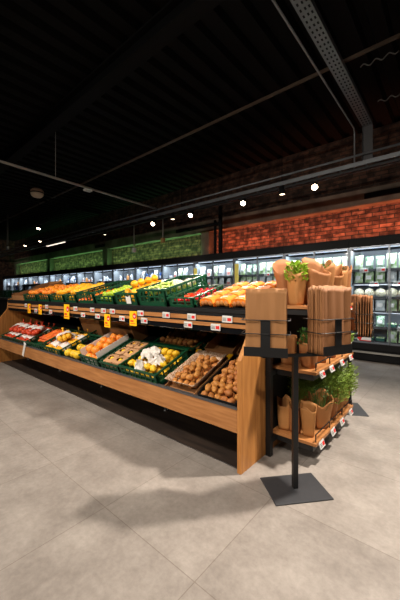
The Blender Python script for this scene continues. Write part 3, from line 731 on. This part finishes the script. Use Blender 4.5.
for i, (x, y, h, rb, rt, pk_, g, lb, rz) in enumerate(lowh):
    herb(x, y, Z3, h, rb, rt, pk_, i * 1.3 + 71, lb, g, rz, 0, 'paper wrapped herbs on the bottom board', LEAF if i > 3 else LEAFD, .026 if i > 3 else .018, 1.75 if i > 3 else 1.15, .15 if i > 3 else .06, 800 if i > 3 else 200)
# small potted plant on the middle board's far end
o = thing('potted_herb', 'small pale pot of bright green herb at the far end of the middle board', 'potted plant', T(-.735, 2.81, Z2))
MB().lathe([(.03, 0), (.04, .075), (.043, .078), (.043, .085), (.036, .085), (.034, .07)], 16).build('pot', POT, o, True); leaves(160, .045, .1, .17, 5, .025).build('foliage', LEAF, o)

# ------------------------------------------------------------------ paper bag stands
def flat_bag(w, h, th, seed):
    b = MB(); nx, nz = 16, 14; vs = []; fs = []
    def off(u, v):
        cr = .004 * math.exp(-((abs(u) - .62) / .05) ** 2) - .003 * math.exp(-((u + .25 + .1 * v) / .06) ** 2)
        return (.004 + .006 * v) * noise.noise(Vector((u * 2.6, v * 1.3, seed))) + cr * (.4 + v) + .006 * v * v * noise.noise(Vector((u * 1.2, 0, seed + 4)))
    for side in (0, 1):
        for j in range(nz + 1):
            for i in range(nx + 1):
                u = i / nx * 2 - 1; v = j / nz; y = off(u, v) + (0 if side == 0 else th * (1 - .3 * v))
                z = v * (h + (.003 * math.sin(u * 5 + seed) +   .0012 * (i % 2)) * (1 if side == 0 else .7) - (0 if side == 0 else .012))
                vs.append((u * w / 2 * (1 - .015 * math.sin(v * 3)), y, z))
    N = (nx + 1) * (nz + 1)
    for j in range(nz):
        for i in range(nx):
            a = j * (nx + 1) + i; fs.append((a, a + 1, a + nx + 2, a + nx + 1)); fs.append((N + a, N + a + nx + 1, N + a + nx + 2, N + a + 1))
    for j in range(nz):
        for i in (0, nx):
            a = j * (nx + 1) + i; fs.append((a, a + nx + 1, N + a + nx + 1, N + a))
    for i in range(nx): fs.append((i, N + i, N + i + 1, i + 1))
    for i in range(nx): a = nz * (nx + 1) + i; fs.append((a, a + 1, N + a + 1, N + a))
    return b.add(vs, fs)
def holder(par, M, W=.235, Dp=.13):
    """bag holder with its front face at local y = 0, opening to +z"""
    h = MB(); h.box(-W / 2, W / 2, -.003, 0, .0, .052).box(-W / 2, W / 2, 0, Dp, 0, .003)
    o = h.build('bag_holder', BLACK, par); place(o, M)
    MB().box(-.026, .026, -.004, -.001, .052, .202).build('front_upright', BLACK, o)
    MB().box(-.04, .04, Dp, Dp + .003, 0, .3).build('back_plate', BLACK, o)
    for z in (.125, .2):
        b = MB(); e = .014; b.tube([(-W / 2 - e, Dp, z), (-W / 2 - e, .0, z), (-W / 2 - e + .012, -.006, z), (W / 2 + e - .012, -.006, z), (W / 2 + e, 0, z), (W / 2 + e, Dp, z), (-W / 2 - e, Dp + .001, z)], .003, 6)
        b.build('wire_hoop', BLACK, o, True)
    return o
def stand(name, label, x, y, rz, ztop, hs):
    o = thing(name, label, 'bag stand', T(x, y, 0, rz))
    MB().cham(-.165, .165, -.12, .12, 0, .008, .002).build('base_plate', CHAR, o)
    MB().cham(-.0145, .0145, -.0145, .0145, .008, ztop, .002).build('pole', BLACK, o)
    MB().box(-.2, .2, -.016, .016, ztop, ztop + .014).build('crossbar', BLACK, o)
    for (lx, ly, a) in hs: holder(o, T(lx, ly, ztop + .0145, a))
    return o
RZ = math.radians(49.2)
ZB = .757
hs1 = [(-.198, -.055, math.radians(-25.3)), (.232, -.055, math.radians(18))]
SX, SY = -.708, 1.661
stand('paper_bag_stand', 'black stand on square base plate with two holders of brown paper bags, nearest the camera', SX, SY, RZ, ZB, hs1)
B0 = T(SX, SY, 0, RZ)
for hi, (lx, ly, a) in enumerate(hs1):
    nb = (7, 8)[hi]; M0 = B0 @ T(lx, ly, ZB + .0145, a)
    for k in range(nb):
        hgt = (.366, .378)[hi] + rnd.uniform(-.006, .008)
        o = flat_bag((.222, .226)[hi], hgt, .008, k * 2.1 + hi * 9).build('paper_bag', KRAFT2, None, True)
        place(o, M0 @ T(rnd.uniform(-.004, .004), .006 + k * .0155 + (0 if hi else 0), .0035, rnd.uniform(-.01, .01)))
        tag(o, 'brown paper bag, %s from the front in the %s holder of the near stand' % (ORD[k], ('left', 'right')[hi]), 'paper bag', 'paper bags in the near stand')
S2X, S2Y, R2 = -.795, 3.15, math.radians(118.6)
hs2 = [(-.198, -.14, math.radians(-22)), (.217, -.14, math.radians(18))]
ZB2 = .72
stand('paper_bag_stand', 'black bag stand at the far end of the herb rack, seen from behind', S2X, S2Y, R2, ZB2, hs2)
for hi, (lx, ly, a) in enumerate(hs2):
    M0 = T(S2X, S2Y, 0, R2) @ T(lx, ly, ZB2 + .0145, a)
    for k in range(6):
        o = flat_bag(.222, .36 + rnd.uniform(-.006, .006), .008, k + 50 + hi * 20).build('paper_bag', KRAFT2, None, True); place(o, M0 @ T(0, .006 + k * .019, .0035))
        tag(o, 'brown paper bag, %s from the front in the %s holder of the far stand' % (ORD[k], ('near', 'far')[hi]), 'paper bag', 'paper bags in the far stand')

# ------------------------------------------------------------------ refrigerated cabinets along the back wall
CY0, CY1 = 5.5, 6.28; BW = 1.17; XR = -1.398 + BW
CABIN = mat('cabinet_inside', (150, 156, 162), .5); FRAME = mat('door_frame', (120, 126, 134), .35, metal=.5); TUBE = emit('cabinet_tube', (225, 236, 255), 1.6)
LEV = [.32, .56, .82, 1.05, 1.28, 1.51]
def make_cabinet():
    o = thing('refrigerated_cabinet', '', 'fridge')
    w = BW - .006
    MB().box(0, w, CY1 - CY0 - .04, CY1 - CY0, 0, 2.03).build('back_panel', CABIN, o)
    for a in (0, w - .012): MB().box(a, a + .012, .05, CY1 - CY0 - .04, .2, 1.84).build('side_panel', CABIN, o)
    MB().box(0, w, 0, .06, 1.885, 2.03).build('fascia', MATTE, o); MB().box(0, w, .06, CY1 - CY0 - .04, 1.89, 2.03).build('roof', [MATTE, CABIN][0], o)
    MB().box(0, w, .03, CY1 - CY0 - .04, .02, .2).build('kick_plate', MATTE, o); MB().box(0, w, -.025, .03, .14, .165).build('bumper', mat('bumper_grey', (150, 148, 142), .4), o)
    MB().box(0, w, 0, .05, .2, .3).build('lower_front', MATTE, o)
    for z in LEV: 
        sh = MB().box(.014, w - .014, .15, CY1 - CY0 - .042, z - .015, z).build('shelf', CABIN, o); MB().box(.014, w - .014, .14, .149, z - .03, z + .012).build('price_rail', DARKINK, sh)
    MB().tube([(.05, .11, 1.865), (w - .05, .11, 1.865)], .012, 8).build('light_tube', TUBE, o, True)
    for k in range(2):
        x0 = k * w / 2 + .003; x1 = x0 + w / 2 - .006; f = .022 if k == 0 else .012; g = .012 if k == 0 else .022
        b = MB(); b.box(x0, x0 + f, .004, .034, .3, 1.885).box(x1 - g, x1, .004, .034, .3, 1.885).box(x0 + f, x1 - g, .004, .034, .3, .325).box(x0 + f, x1 - g, .004, .034, 1.86, 1.885)
        d = b.build('door', FRAME, o); MB().box(x0 + f, x1 - g, .014, .022, .325, 1.86).build('glass_pane', GLASS, d)
        hx = x1 - .03 if k == 0 else x0 + .03
        MB().tube([(hx, .004, .8), (hx, -.02, .82), (hx, -.02, 1.15), (hx, .004, 1.17)], .006, 6).build('handle', CHROME, d, True)
    return o
cab = make_cabinet(); NB = 16
for k in range(NB):
    M = T(XR - BW * (k + 1), CY0, 0); lb = 'glass door fridge, %s bay from the right end of the row' % ORD[k]
    if k == 0: place(cab, M); tag(cab, lb, 'fridge', 'glass door fridges along the back wall')
    else: dup(cab, M, lb, 'fridge', 'glass door fridges along the back wall')
    la = bpy.data.lights.new('cabinet_light', 'AREA'); la.shape = 'RECTANGLE'; la.size = BW - .1; la.size_y = .03; la.energy = 11 if k > 3 else 13; la.color = (.92, .97, 1)
    lo = bpy.data.objects.new('cabinet_light', la); COL.objects.link(lo); lo.location = (XR - BW * (k + .5), CY0 + .1, 1.845); lo.rotation_euler = (math.radians(24), 0, 0)
    for zz in ((1.255, .79) if k <= 2 else ()):
        lb_ = la.copy(); lb_.energy = 4; lo = bpy.data.objects.new('shelf_fill', lb_); COL.objects.link(lo); lo.location = (XR - BW * (k + .5), CY0 + .125, zz); lo.rotation_euler = (math.radians(35), 0, 0)  # added fill lights that brighten the lower shelves of the right bays
# products
def salad_bag(m, nm, w=.085, h=.17, seed=0):
    o = thing(nm, '', 'salad bag'); b = MB(); n = 8; vs = []; fs = []
    for side in (-1, 1):
        for j in range(n + 1):
            for i in range(n + 1):
                u = i / n * 2 - 1; v = j / n; th = .035 * (1 - u ** 4) * math.sin(PI * min(1, v * .93 + .05)) * (1 + .4 * noise.noise(Vector((u * 3, v * 3, seed + side))))
                vs.append((u * w * (1 - .08 * math.sin(v * PI)), side * th, v * h))
    N = (n + 1) ** 2
    for j in range(n):
        for i in range(n):
            a = j * (n + 1) + i; fs.append((a, a + 1, a + n + 2, a + n + 1)); fs.append((N + a, N + a + n + 1, N + a + n + 2, N + a + 1))
    b.add(vs, fs).build('bag', m, o, True); MB().box(-w * .55, w * .55, -.043, -.03, h * .3, h * .62).build('label_panel', FILM, o); return o
def bottle(m, nm, capm):
    o = thing(nm, '', 'bottle'); MB().lathe([(.036, 0), (.04, .006), (.04, .12), (.034, .145), (.018, .168), (.018, .18)], 14).build('body', m, o, True); MB().lathe([(.02, .18), (.02, .2)], 12).build('cap', capm, o); return o
def tub(m, nm, lidm):
    o = thing(nm, '', 'tub'); MB().lathe([(.036, 0), (.046, .09)], 14).build('cup', m, o, True); MB().lathe([(.049, .09), (.049, .1)], 14).build('lid', lidm, o); return o
def carton(m, nm, m2):
    o = thing(nm, '', 'carton'); MB().cham(-.045, .045, -.035, .035, 0, .15, .002).build('box', m, o); MB().prism([(-.035, .15), (.035, .15), (.003, .185), (-.003, .185)], 'x', -.045, .045).build('gable_top', m, o); MB().box(-.038, .038, -.0365, -.034, .03, .1).build('printed_panel', m2, o); return o
def ptray(m, nm, m2):
    o = thing(nm, '', 'pack'); MB().prism([(-.06, 0), (.06, 0), (.075, .055), (-.075, .055)], 'y', -.055, .055).build('tray', m, o); b = MB()
    for i in range(4):
        for j in range(3): b.blob((-.05 + .033 * i, -.035 + .035 * j, .058), .021, 7, 5)
    b.build('contents', m2, o, True); return o
SB1 = mat('salad_in_film', (150, 190, 110), .25, rgb2=(222, 230, 216), scale=28, bump=.3); SB2 = mat('pale_leaves_in_film', (208, 220, 196), .25, rgb2=(120, 160, 90), scale=22, bump=.3); SB3 = mat('white_film', (224, 228, 230), .3, rgb2=(180, 190, 196), scale=18, bump=.3); SB4 = mat('dark_herb_in_film', (60, 104, 66), .25, rgb2=(176, 196, 176), scale=26, bump=.3)
MILK = mat('milky_white', (232, 234, 238), .35); BLUEP = mat('blue_print', (60, 100, 170), .4); PINKP = mat('pink_print', (216, 140, 130), .4); ORP = mat('orange_print', (226, 150, 80), .4); DKG = mat('teal_tray', (30, 84, 74), .4); SALM = mat('salmon_pack', (236, 140, 104), .4, rgb2=(240, 190, 160), scale=20)
KINDS = [salad_bag(SB1, 'salad_bag'), salad_bag(SB2, 'salad_bag', seed=3), salad_bag(SB3, 'salad_bag', seed=5), salad_bag(SB4, 'salad_bag', .075, .15, 8),
         bottle(MILK, 'milk_bottle', BLUEP), bottle(ORP, 'juice_bottle', WHITE), tub(MILK, 'yoghurt_tub', BLUEP), tub(PINKP, 'yoghurt_tub', WHITE), carton(MILK, 'drink_carton', PINKP), carton(BLUEP, 'drink_carton', MILK), ptray(DKG, 'vegetable_tray', SB1), ptray(MILK, 'salmon_tray', SALM), None]
DESC = ['clear bag of green salad', 'clear bag of pale leaves', 'white film bag', 'clear bag of dark herbs', 'white milk bottle with blue cap', 'orange juice bottle with white cap', 'white tub with blue lid', 'pink tub with white lid', 'white drink carton with pink panel', 'blue drink carton with white panel', 'teal tray of green vegetables', 'white tray of salmon pieces', 'white film wrapped cauliflower']
CATS = ['salad bag'] * 4 + ['bottle'] * 2 + ['tub'] * 2 + ['carton'] * 2 + ['tray'] * 2 + ['cauliflower']
b = MB(); b.blob((0, 0, .083), (.088, .088, .083), 16, 12, .05, 5, 2)
for k in range(40):
    a = k * 2.4; t_ = 2.2 * math.sqrt(k / 40); b.blob((.074 * math.sin(t_) * math.cos(a), .074 * math.sin(t_) * math.sin(a), .083 + .07 * math.cos(t_)), .02, 6, 5)
KINDS[12] = b.build('wrapped_cauliflower', CAULI, None, True)
firstuse = set()
LNAME = ['bottom', 'second', 'third', 'fourth', 'fifth', 'top']
def product(kind, M, lb):
    src = KINDS[kind]
    if kind not in firstuse: firstuse.add(kind); place(src, M); tag(src, lb, CATS[kind], 'chilled goods in the fridges'); return
    dup(src, M, lb, CATS[kind], 'chilled goods in the fridges')
for k in range(NB):
    x1 = XR - BW * k; x0 = x1 - BW
    if k <= 2: levs = [(l, 7) for l in range(6)]
    elif k <= 5: levs = [(3, 5), (4, 6), (5, 6)]
    elif k <= 10: levs = [(4, 5), (5, 6)]
    else: levs = [(4, 3), (5, 5)]
    for (l, n) in levs:
        if k <= 2: ks = {5: [0, 1, 3], 4: [0, 2, 1], 3: [12], 2: [2, 1, 2], 1: [11, 10, 3], 0: [10, 0]}[l]
        elif k <= 5: ks = [[0, 8, 2], [8, 6, 2, 0], [4, 9, 2]][k - 3]
        else: ks = [[4, 8, 6], [7, 5, 8], [2, 4, 9], [5, 6, 4]][(k + l) % 4]
        for i in range(n):
            kind = ks[(i // (2 if k <= 2 else 1)) % len(ks)] if len(ks) > 1 else ks[0]
            xx = x1 - .1 - (BW - .2) * i / max(1, n - 1) ; sc = 1.0
            if kind in (10, 11): sc = .92
            if kind == 12: xx = x1 - .1 - (BW - .2) * i / max(1, n - 1)
            if kind == 12 and n > 5: sc = .88
            if kind <= 3: sc = .85 if l != 5 else 1.0
            if kind <= 3 and n > 6: sc = min(sc, .86)
            if kind <= 3: M = T(xx, CY0 + .2, LEV[l] + .002, rnd.uniform(-.15, .15), -.12, 0, 1) @ Matrix.Diagonal((sc, sc, 1.5 if l == 5 else 1.22, 1))
            else: M = T(xx, CY0 + .25, LEV[l] + .001, rnd.uniform(-.1, .1), 0, 0, sc)
            product(kind, M, '%s, %s shelf, %s fridge from right, %s from right' % (DESC[kind], LNAME[l], ORD[k], ORD[i]))
for i, (xx, l) in enumerate(((-.95, 5), (-1.2, 5), (-1.05, 4), (-.72, 4), (-.66, 1), (-1.3, 2), (-1.75, 5), (-2.1, 4), (-2.3, 5), (-3.0, 5), (-3.2, 4))):
    put_tag(T(xx, CY0 + .139, LEV[l] - .01, 0, 0, 0, 1.5), 'white price tag with red square on the %s fridge shelf, %s among the fridge tags' % (LNAME[l], ORD[i]), 'price tags in the fridges')
o = thing('door_sticker', 'red and white notice at the bottom of the fridge door right of the herbs', 'sign', T(-1.17, CY0 + .003, .37)); MB().box(-.1, .1, -.003, 0, -.035, .035).build('notice', WHITE, o); MB().prism([(-.1, .035), (-.02, .035), (-.06, -.035), (-.1, -.0)], 'y', -.0045, -.003).build('red_flash', RED, o); MB().box(-.06, .1, -.0045, -.003, -.035, -.022).build('red_line', RED, o)
for i, (xx, z0, z1) in enumerate(((-3.66, 1.33, 1.75), (-4.86, 1.35, 1.72))):
    o = thing('yellow_poster', ('tall yellow strip sign on a fridge door frame left of the paper sleeves', 'yellow strip sign on the fridge door frame above the tomatoes')[i], 'sign', T(xx, CY0 - .001, z0)); MB().box(-.05, .05, -.003, 0, 0, z1 - z0).build('strip', mat('pale_yellow_card%d' % i, (238, 222, 110), .5), o)
    MB().box(-.052, .052, -.006, .0, z1 - z0, z1 - z0 + .015).build('holder', WHITE, o)

# ------------------------------------------------------------------ far gondola at the left
t3 = thing('far_display', 'distant dark display shelf with crates at the left edge', 'display stand', T(-7.15, 2.6, 0))
for nm, bx, m in (('body', (-1.0, 1.0, -.5, .5, .1, .98), MATTE), ('top_board', (-1.05, 1.05, -.55, .55, .98, 1.02), BLACK), ('front_board', (-1.02, 1.02, -.56, -.53, .3, .5), OAKX), ('foot_plate', (-.9, .9, -.45, .45, 0, .1), MATTE), ('sign_rail', (-1.0, 1.0, .2, .24, 1.28, 1.33), BLACK), ('rail_post', (-.98, -.95, .2, .24, 1.02, 1.28), BLACK), ('rail_post', (.95, .98, .2, .24, 1.02, 1.28), BLACK)):
    MB().box(*bx).build(nm, m, t3)
for i, (xx, yy, h, m, lb) in enumerate(((-7.9, 2.25, .16, GREEN, 'green crate on the distant display, left one'), (-7.44, 2.25, .16, GREEN, 'green crate on the distant display, middle one'), (-6.98, 2.25, .12, CARD, 'pale carton on the distant display'), (-6.5, 2.25, .14, CARD, 'brown carton on the near end of the distant display'))):
    if m is GREEN: crate(T(xx, yy, 1.02), .42, .35, h, lb)
    else: tray(T(xx, yy, 1.02), .42, .35, h, lb)

# ------------------------------------------------------------------ overhead services
def simple(name, label, cat, bm, m, smooth=False, group=None): return tag(bm.build(name, m, None, smooth), label, cat, group)
b = MB(); b.box(-20, 4, 4.72, 4.74, 2.93, 2.99).box(-20, 4, 4.96, 4.98, 2.93, 2.99)
x = -19.9
while x < 4: b.box(x, x + .025, 4.74, 4.96, 2.935, 2.945); x += .35
simple('cable_tray', 'long grey ladder cable tray hung above the fridges', 'cable tray', b, GALV)
simple('conduit_pipe', 'thin pipe running just above the long cable tray', 'pipe', MB().tube([(-20, 4.86, 3.14), (4, 4.86, 3.14)], .018, 8), GALV, True)
simple('lighting_track', 'black lighting track carrying the spotlights under the cable tray', 'track', MB().box(-14, 4, 4.80, 4.84, 2.895, 2.93), BLACK)
xs = -19
for i in range(8): simple('hanger_rod', 'thin steel rod holding the long cable tray, %s from the right' % ORD[i], 'rod', MB().tube([(2.5 - 2.4 * i, 4.85, 2.945), (2.5 - 2.4 * i, 4.85, 4.2)], .006, 6), DECK, False, 'cable tray hanger rods')
# perforated tray upper right
b = MB(); b.box(-1.06, -.93, 1.0, 4.9, 3.55, 3.553).box(-1.06, -1.056, 1.0, 4.9, 3.553, 3.61).box(-.934, -.93, 1.0, 4.9, 3.553, 3.61)
b.mi = 1; y = 1.05
while y < 4.85:
    for xx in (-1.03, -.99, -.955): b.box(xx - .008, xx + .008, y, y + .03, 3.5485, 3.5499)
    y += .07
o = thing('perforated_cable_tray', 'perforated steel cable tray at the upper right that drops to the long tray', 'cable tray', T(-1, 3, 3.55))
q = b.build('tray', [GALV, MATTE], o); q.location = (1, -3, -3.55)
q = MB().box(-1.06, -.93, 4.9, 4.903, 3.0, 3.55).box(-1.06, -1.056, 4.86, 4.9, 3.0, 3.55).build('drop_section', mat('dark_galvanised', (78, 78, 80), .5, metal=.4), o); q.location = (1, -3, -3.55)
b = MB()
for dx in (-1.04, -1.02, -1.0, -.97): b.tube([(dx, 1.0, 3.565), (dx, 4.88, 3.565)], .008, 6)
q = b.build('cables', MATTE, o); q.location = (1, -3, -3.55)
simple('conduit_pipe', 'thin steel conduit running alongside the perforated tray at the upper right', 'pipe', MB().tube([(-1.17, 1.0, 3.56), (-1.17, 4.86, 3.56), (-1.17, 4.9, 3.5), (-1.17, 4.9, 2.94)], .012, 8), GALV, True)
simple('ceiling_bar', 'thin dark steel bar crossing the ceiling from left to right', 'bar', MB().box(-16, 5, 3.575, 3.605, 3.685, 3.715), mat('brown_steel', (84, 70, 58), .5, metal=.3))
for i, xx in enumerate((-.62, -.6)):
    yy = (3.6, 4.4)[i]; b = MB(); b.tube([(xx - .25 + .05 * k, yy, 3.56 + .03 * math.sin(k * 1.6)) for k in range(10)], .008, 6)
    b = MB(); b.tube([(xx - .18 + .014 * k, yy, 3.56 + .02 * math.sin(k * .75)) for k in range(26)], .007, 6)
    simple('hanging_cable', ('wavy loose cable right of the perforated tray near the bar', 'wavy loose cable right of the perforated tray near the wall')[i], 'cable', b, mat('cable_grey%d' % i, (70, 68, 66), .5), True)
simple('conduit_pipe', 'pale pipe crossing the upper left towards the wall', 'pipe', MB().tube([(-5.66, -1.0, 3.32), (-5.5, 4.8, 3.14)], .022, 10).tube([(-5.63, .1, 3.28), (-5.63, .1, 4.28)], .005, 6).tube([(-5.565, 2.45, 3.2), (-5.565, 2.45, 4.28)], .005, 6), mat('pale_pipe', (170, 166, 160), .45), True)
simple('junction_box', 'small pale junction box on the pale pipe at upper left', 'box', MB().box(-5.6, -5.5, 3.0, 3.14, 3.13, 3.165), WHITE)
b = MB(); b.box(-7.42, -7.40, -1, 4.5, 3.28, 3.32).box(-7.2, -7.18, -1, 4.5, 3.28, 3.32); y = -.9
while y < 4.4: b.box(-7.4, -7.2, y, y + .02, 3.285, 3.295); y += .4
for y in (.5, 2.6, 4.2): b.box(-7.3, -7.29, y, y + .01, 3.295, 4.28); b.box(-7.4, -7.2, y, y + .02, 3.285, 3.295)
simple('cable_tray', 'short dark ladder tray at left running towards the camera', 'cable tray', b, DECK)
# dome siren
o = thing('dome_speaker', 'round pale dome with dark band hanging from a rod at upper left', 'speaker', T(-6.65, 2.55, 3.2))
MB().lathe([(.02, -.1), (.08, -.085), (.115, -.05), (.125, -.012)], 20).build('lower_dome', mat('dome_cream', (214, 196, 170), .5), o, True); MB().lathe([(.122, -.012), (.122, .012)], 20).build('band', MATTE, o, True)
MB().lathe([(.125, .012), (.12, .05), (.09, .08), (.02, .1)], 20).build('upper_dome', mat('dome_brown', (150, 120, 96), .5), o, True); MB().tube([(0, 0, .1), (0, 0, .98)], .009, 8).build('hanging_rod', DECK, o)
# vertical conduits with outlet boxes
for i, (xx, yy, za, zb) in enumerate(((-6.89, 5.2, 3.0, 2.38), (-5.70, 5.2, 3.0, 2.52), (-13.4, 4.05, 4.2, 2.95))):
    o = thing('drop_conduit', ('thin grey drop pipe with socket box over the green wall, left one', 'thin grey drop pipe with socket box over the green wall, near the column', 'pale drop pipe with socket box at the far left')[i], 'pipe', T(xx, yy, zb))
    MB().tube([(0, 0, 0), (0, 0, za - zb)] if i == 2 else [(0, 0, 0), (0, 0, za - zb), (0, -.22, za - zb)], .014 if i < 2 else .03, 8).build('pipe', mat('drop_grey%d' % i, (150, 146, 138), .5), o, True); MB().cham(-.05, .05, -.04, .04, -.12, 0, .006).build('socket_box', (WHITE, ORP, WHITE)[i] if i != 1 else mat('socket_tan', (170, 130, 80), .5), o)
# spotlights
LENS = emit('spot_lens', (255, 226, 190), 60); LENSB = emit('spot_lens_dim', (255, 226, 190), 12)
def spot(name, x, y, z, aim, label, lens, group):
    d = (Vector(aim) - Vector((x, y, z))).normalized(); q = d.to_track_quat('-Z', 'Y'); o = thing(name, label, 'spotlight', T(x, y, z), group)
    MR = q.to_matrix().to_4x4()
    h = MB().lathe([(.03, .15), (.045, .145), (.05, .02), (.055, 0), (.05, .0), (.046, .012)], 18).build('lamp_body', BLACK, o, True); place(h, MR)
    ln = MB().lathe([(.044, .008), (.044, .011)], 18).build('lens', lens, h)
    MB().tube([(0, 0, .07), (0, 0, 2.9 - z)], .008, 6).build('stem', BLACK, o); MB().box(-.06, .06, -.015, .015, 2.89 - z, 2.9 - z).build('track_adapter', BLACK, o)
    return d
def spotlight(loc, aim, e, ang=70, blend=.6, rad=.05, col=(1, .9, .79)):
    l = bpy.data.lights.new('spot', 'SPOT'); l.energy = e; l.spot_size = math.radians(ang); l.spot_blend = blend; l.shadow_soft_size = rad; l.color = col
    o = bpy.data.objects.new('spot', l); COL.objects.link(o); o.location = loc; d = Vector(aim) - Vector(loc); o.rotation_euler = d.to_track_quat('-Z', 'Y').to_euler(); return o
row = [(-1.73, (-.9, 2.3, .9), 1, 'largest glare, above the red wall'), (-2.28, (-2.2, 6.4, 1.0), 0, 'small one above the red wall'), (-3.07, (-2.2, 2.3, .8), 1, 'second bright one, left end of red wall'), (-4.41, (-3.6, 2.3, .8), 1, 'third bright one, by the concrete column'),
       (-4.95, (-5.2, 6.4, 1.0), 0, 'dim one just left of the column'), (-5.65, (-4.9, 2.3, .8), 1, 'over the green wall between the drop pipes'), (-7.75, (-7.6, 5.4, .8), 0, 'small one over the far green wall')]
for x, aim, on, lb in row:
    d = spot('track_spotlight', x, 4.82, 2.8, aim if on else (x, 4.9, 0), 'black track spotlight under the cable tray, ' + lb, LENS if on else LENSB, 'track spotlights')
    p = Vector((x, 4.82, 2.8)) + (d if on else Vector((0, 0, -1))) * .03
    spotlight(p, aim if on else (x, 4.9, 0), 165 if on else 50, 95)
for i, (x, y, z) in enumerate(((-8.36, 3.24, 2.8), (-10.4, 4.07, 2.8), (-11.75, 4.1, 2.8))):
    spot('track_spotlight', x, y, z, (x + .6, y - .8, 0), 'distant small spotlight at the far left, %s' % ('brightest and highest', 'right of the lower pair', 'left of the lower pair')[i], LENS if i == 0 else LENSB, 'track spotlights')
    simple('lighting_track', 'short black track holding the %s distant spotlight' % ORD[i], 'track', MB().box(x - .6, x + .6, y - .02, y + .02, 2.9, 2.93).tube([(x, y, 2.93), (x, y, 4.2)], .008, 6), MATTE)
    spotlight((x, y, z - .1), (x + .6, y - 1.5, 0), 150, 100)
o = thing('batten_lamp', 'long white batten lamp below the cable tray at far left', 'lamp', T(-10.5, 4.62, 2.8)); MB().box(-.7, .7, -.03, .03, 0, .04).build('housing', WHITE, o); MB().box(-.68, .68, -.025, .025, -.012, -.001).build('diffuser', emit('batten_glow', (255, 235, 215), 3), o)
for xx in (-.5, .5): MB().tube([(xx, 0, .04), (xx, 0, 1.4)], .006, 6).build('hanging_rod', BLACK, o)
spotlight((-15.5, 2.5, 2.9), (-20, 4.2, 1.5), 200, 100)  # unseen lamp added to brighten the left wall
# shop-floor track behind and above the camera, and right of it (out of frame)
for (x, y, aim, e) in ((-5.4, -.4, (-4.9, 2.0, .7), 230), (-4.0, -.4, (-3.7, 2.0, .7), 230), (-2.6, -.4, (-2.5, 2.0, .7), 230), (-1.3, -.5, (-1.3, 2.0, .7), 230), (.1, -.6, (-.6, 2.0, .9), 220), (.25, 2.85, (-.9, 1.4, .3), 1500), (1.2, .6, (.1, 2.6, 0), 220), (-3.6, -3.2, (-3.2, 2, .6), 340), (-1.0, -3.4, (-1.4, 2, .6), 340), (1.4, 4.6, (.2, 5, .3), 160)):
    spotlight((x, y, 3.4 if e == 1500 else 2.85), aim, e, 100, .8, .07)
# pipes and bracket beside the column
o = thing('wall_pipes', 'black upright pipes with side arm in front of the concrete column', 'pipe', T(-4.4, 5.9, 2.03))
MB().tube([(0, 0, 0), (0, 0, 1.2)], .05, 10).build('tall_pipe', MATTE, o, True); MB().tube([(-.2, .05, 0), (-.2, .05, .9)], .035, 10).build('short_pipe', MATTE, o, True); MB().box(-1.0, 0, -.04, .04, .76, .82).build('side_arm', MATTE, o)
for i, (xx) in enumerate((-1.0, -6.05, -10.6)):
    simple('vent_slot', 'dark slot vent on the concrete lintel, %s' % ('at the right edge', 'left of the column', 'far left')[i], 'vent', MB().box(xx - .35, xx + .35, 6.36, 6.385, 2.9, 3.0), MATTE)
# coloured light strips on top of the fridges washing the brick niches
def strip(x0, x1, col, e, lb):
    l = bpy.data.lights.new('wall_wash', 'AREA'); l.shape = 'RECTANGLE'; l.size = x1 - x0; l.size_y = .04; l.energy = e; l.color = col; l.spread = math.radians(110)
    o = bpy.data.objects.new('wall_wash', l); COL.objects.link(o); o.location = ((x0 + x1) / 2, 6.34, 2.12); o.rotation_euler = (math.radians(180 - 22), 0, 0)
    simple('led_strip', lb, 'light', MB().box(x0, x1, 6.2, 6.27, 2.031, 2.06), MATTE)
strip(-5.1, 2.0, (1, .24, .1), 50, 'light strip on the fridge tops below the red wall')
strip(-10.05, -5.5, (.34, 1, .36), 22, 'light strip on the fridge tops below the green wall beside the column')
strip(-15.1, -10.5, (.3, 1, .34), 22, 'light strip on the fridge tops below the middle green wall')
strip(-19.6, -15.6, (.3, 1, .34), 20, 'light strip on the fridge tops below the farthest green wall')

# ------------------------------------------------------------------ world and view
w = bpy.data.worlds.new('world'); S.world = w; w.use_nodes = True; w.node_tree.nodes['Background'].inputs[0].default_value = (.9, .85, .8, 1); w.node_tree.nodes['Background'].inputs[1].default_value = .008
S.view_settings.view_transform = 'Standard'; S.view_settings.look = 'None'; S.view_settings.gamma = 1; S.view_settings.exposure = -0.68
S.view_settings.use_curve_mapping = False
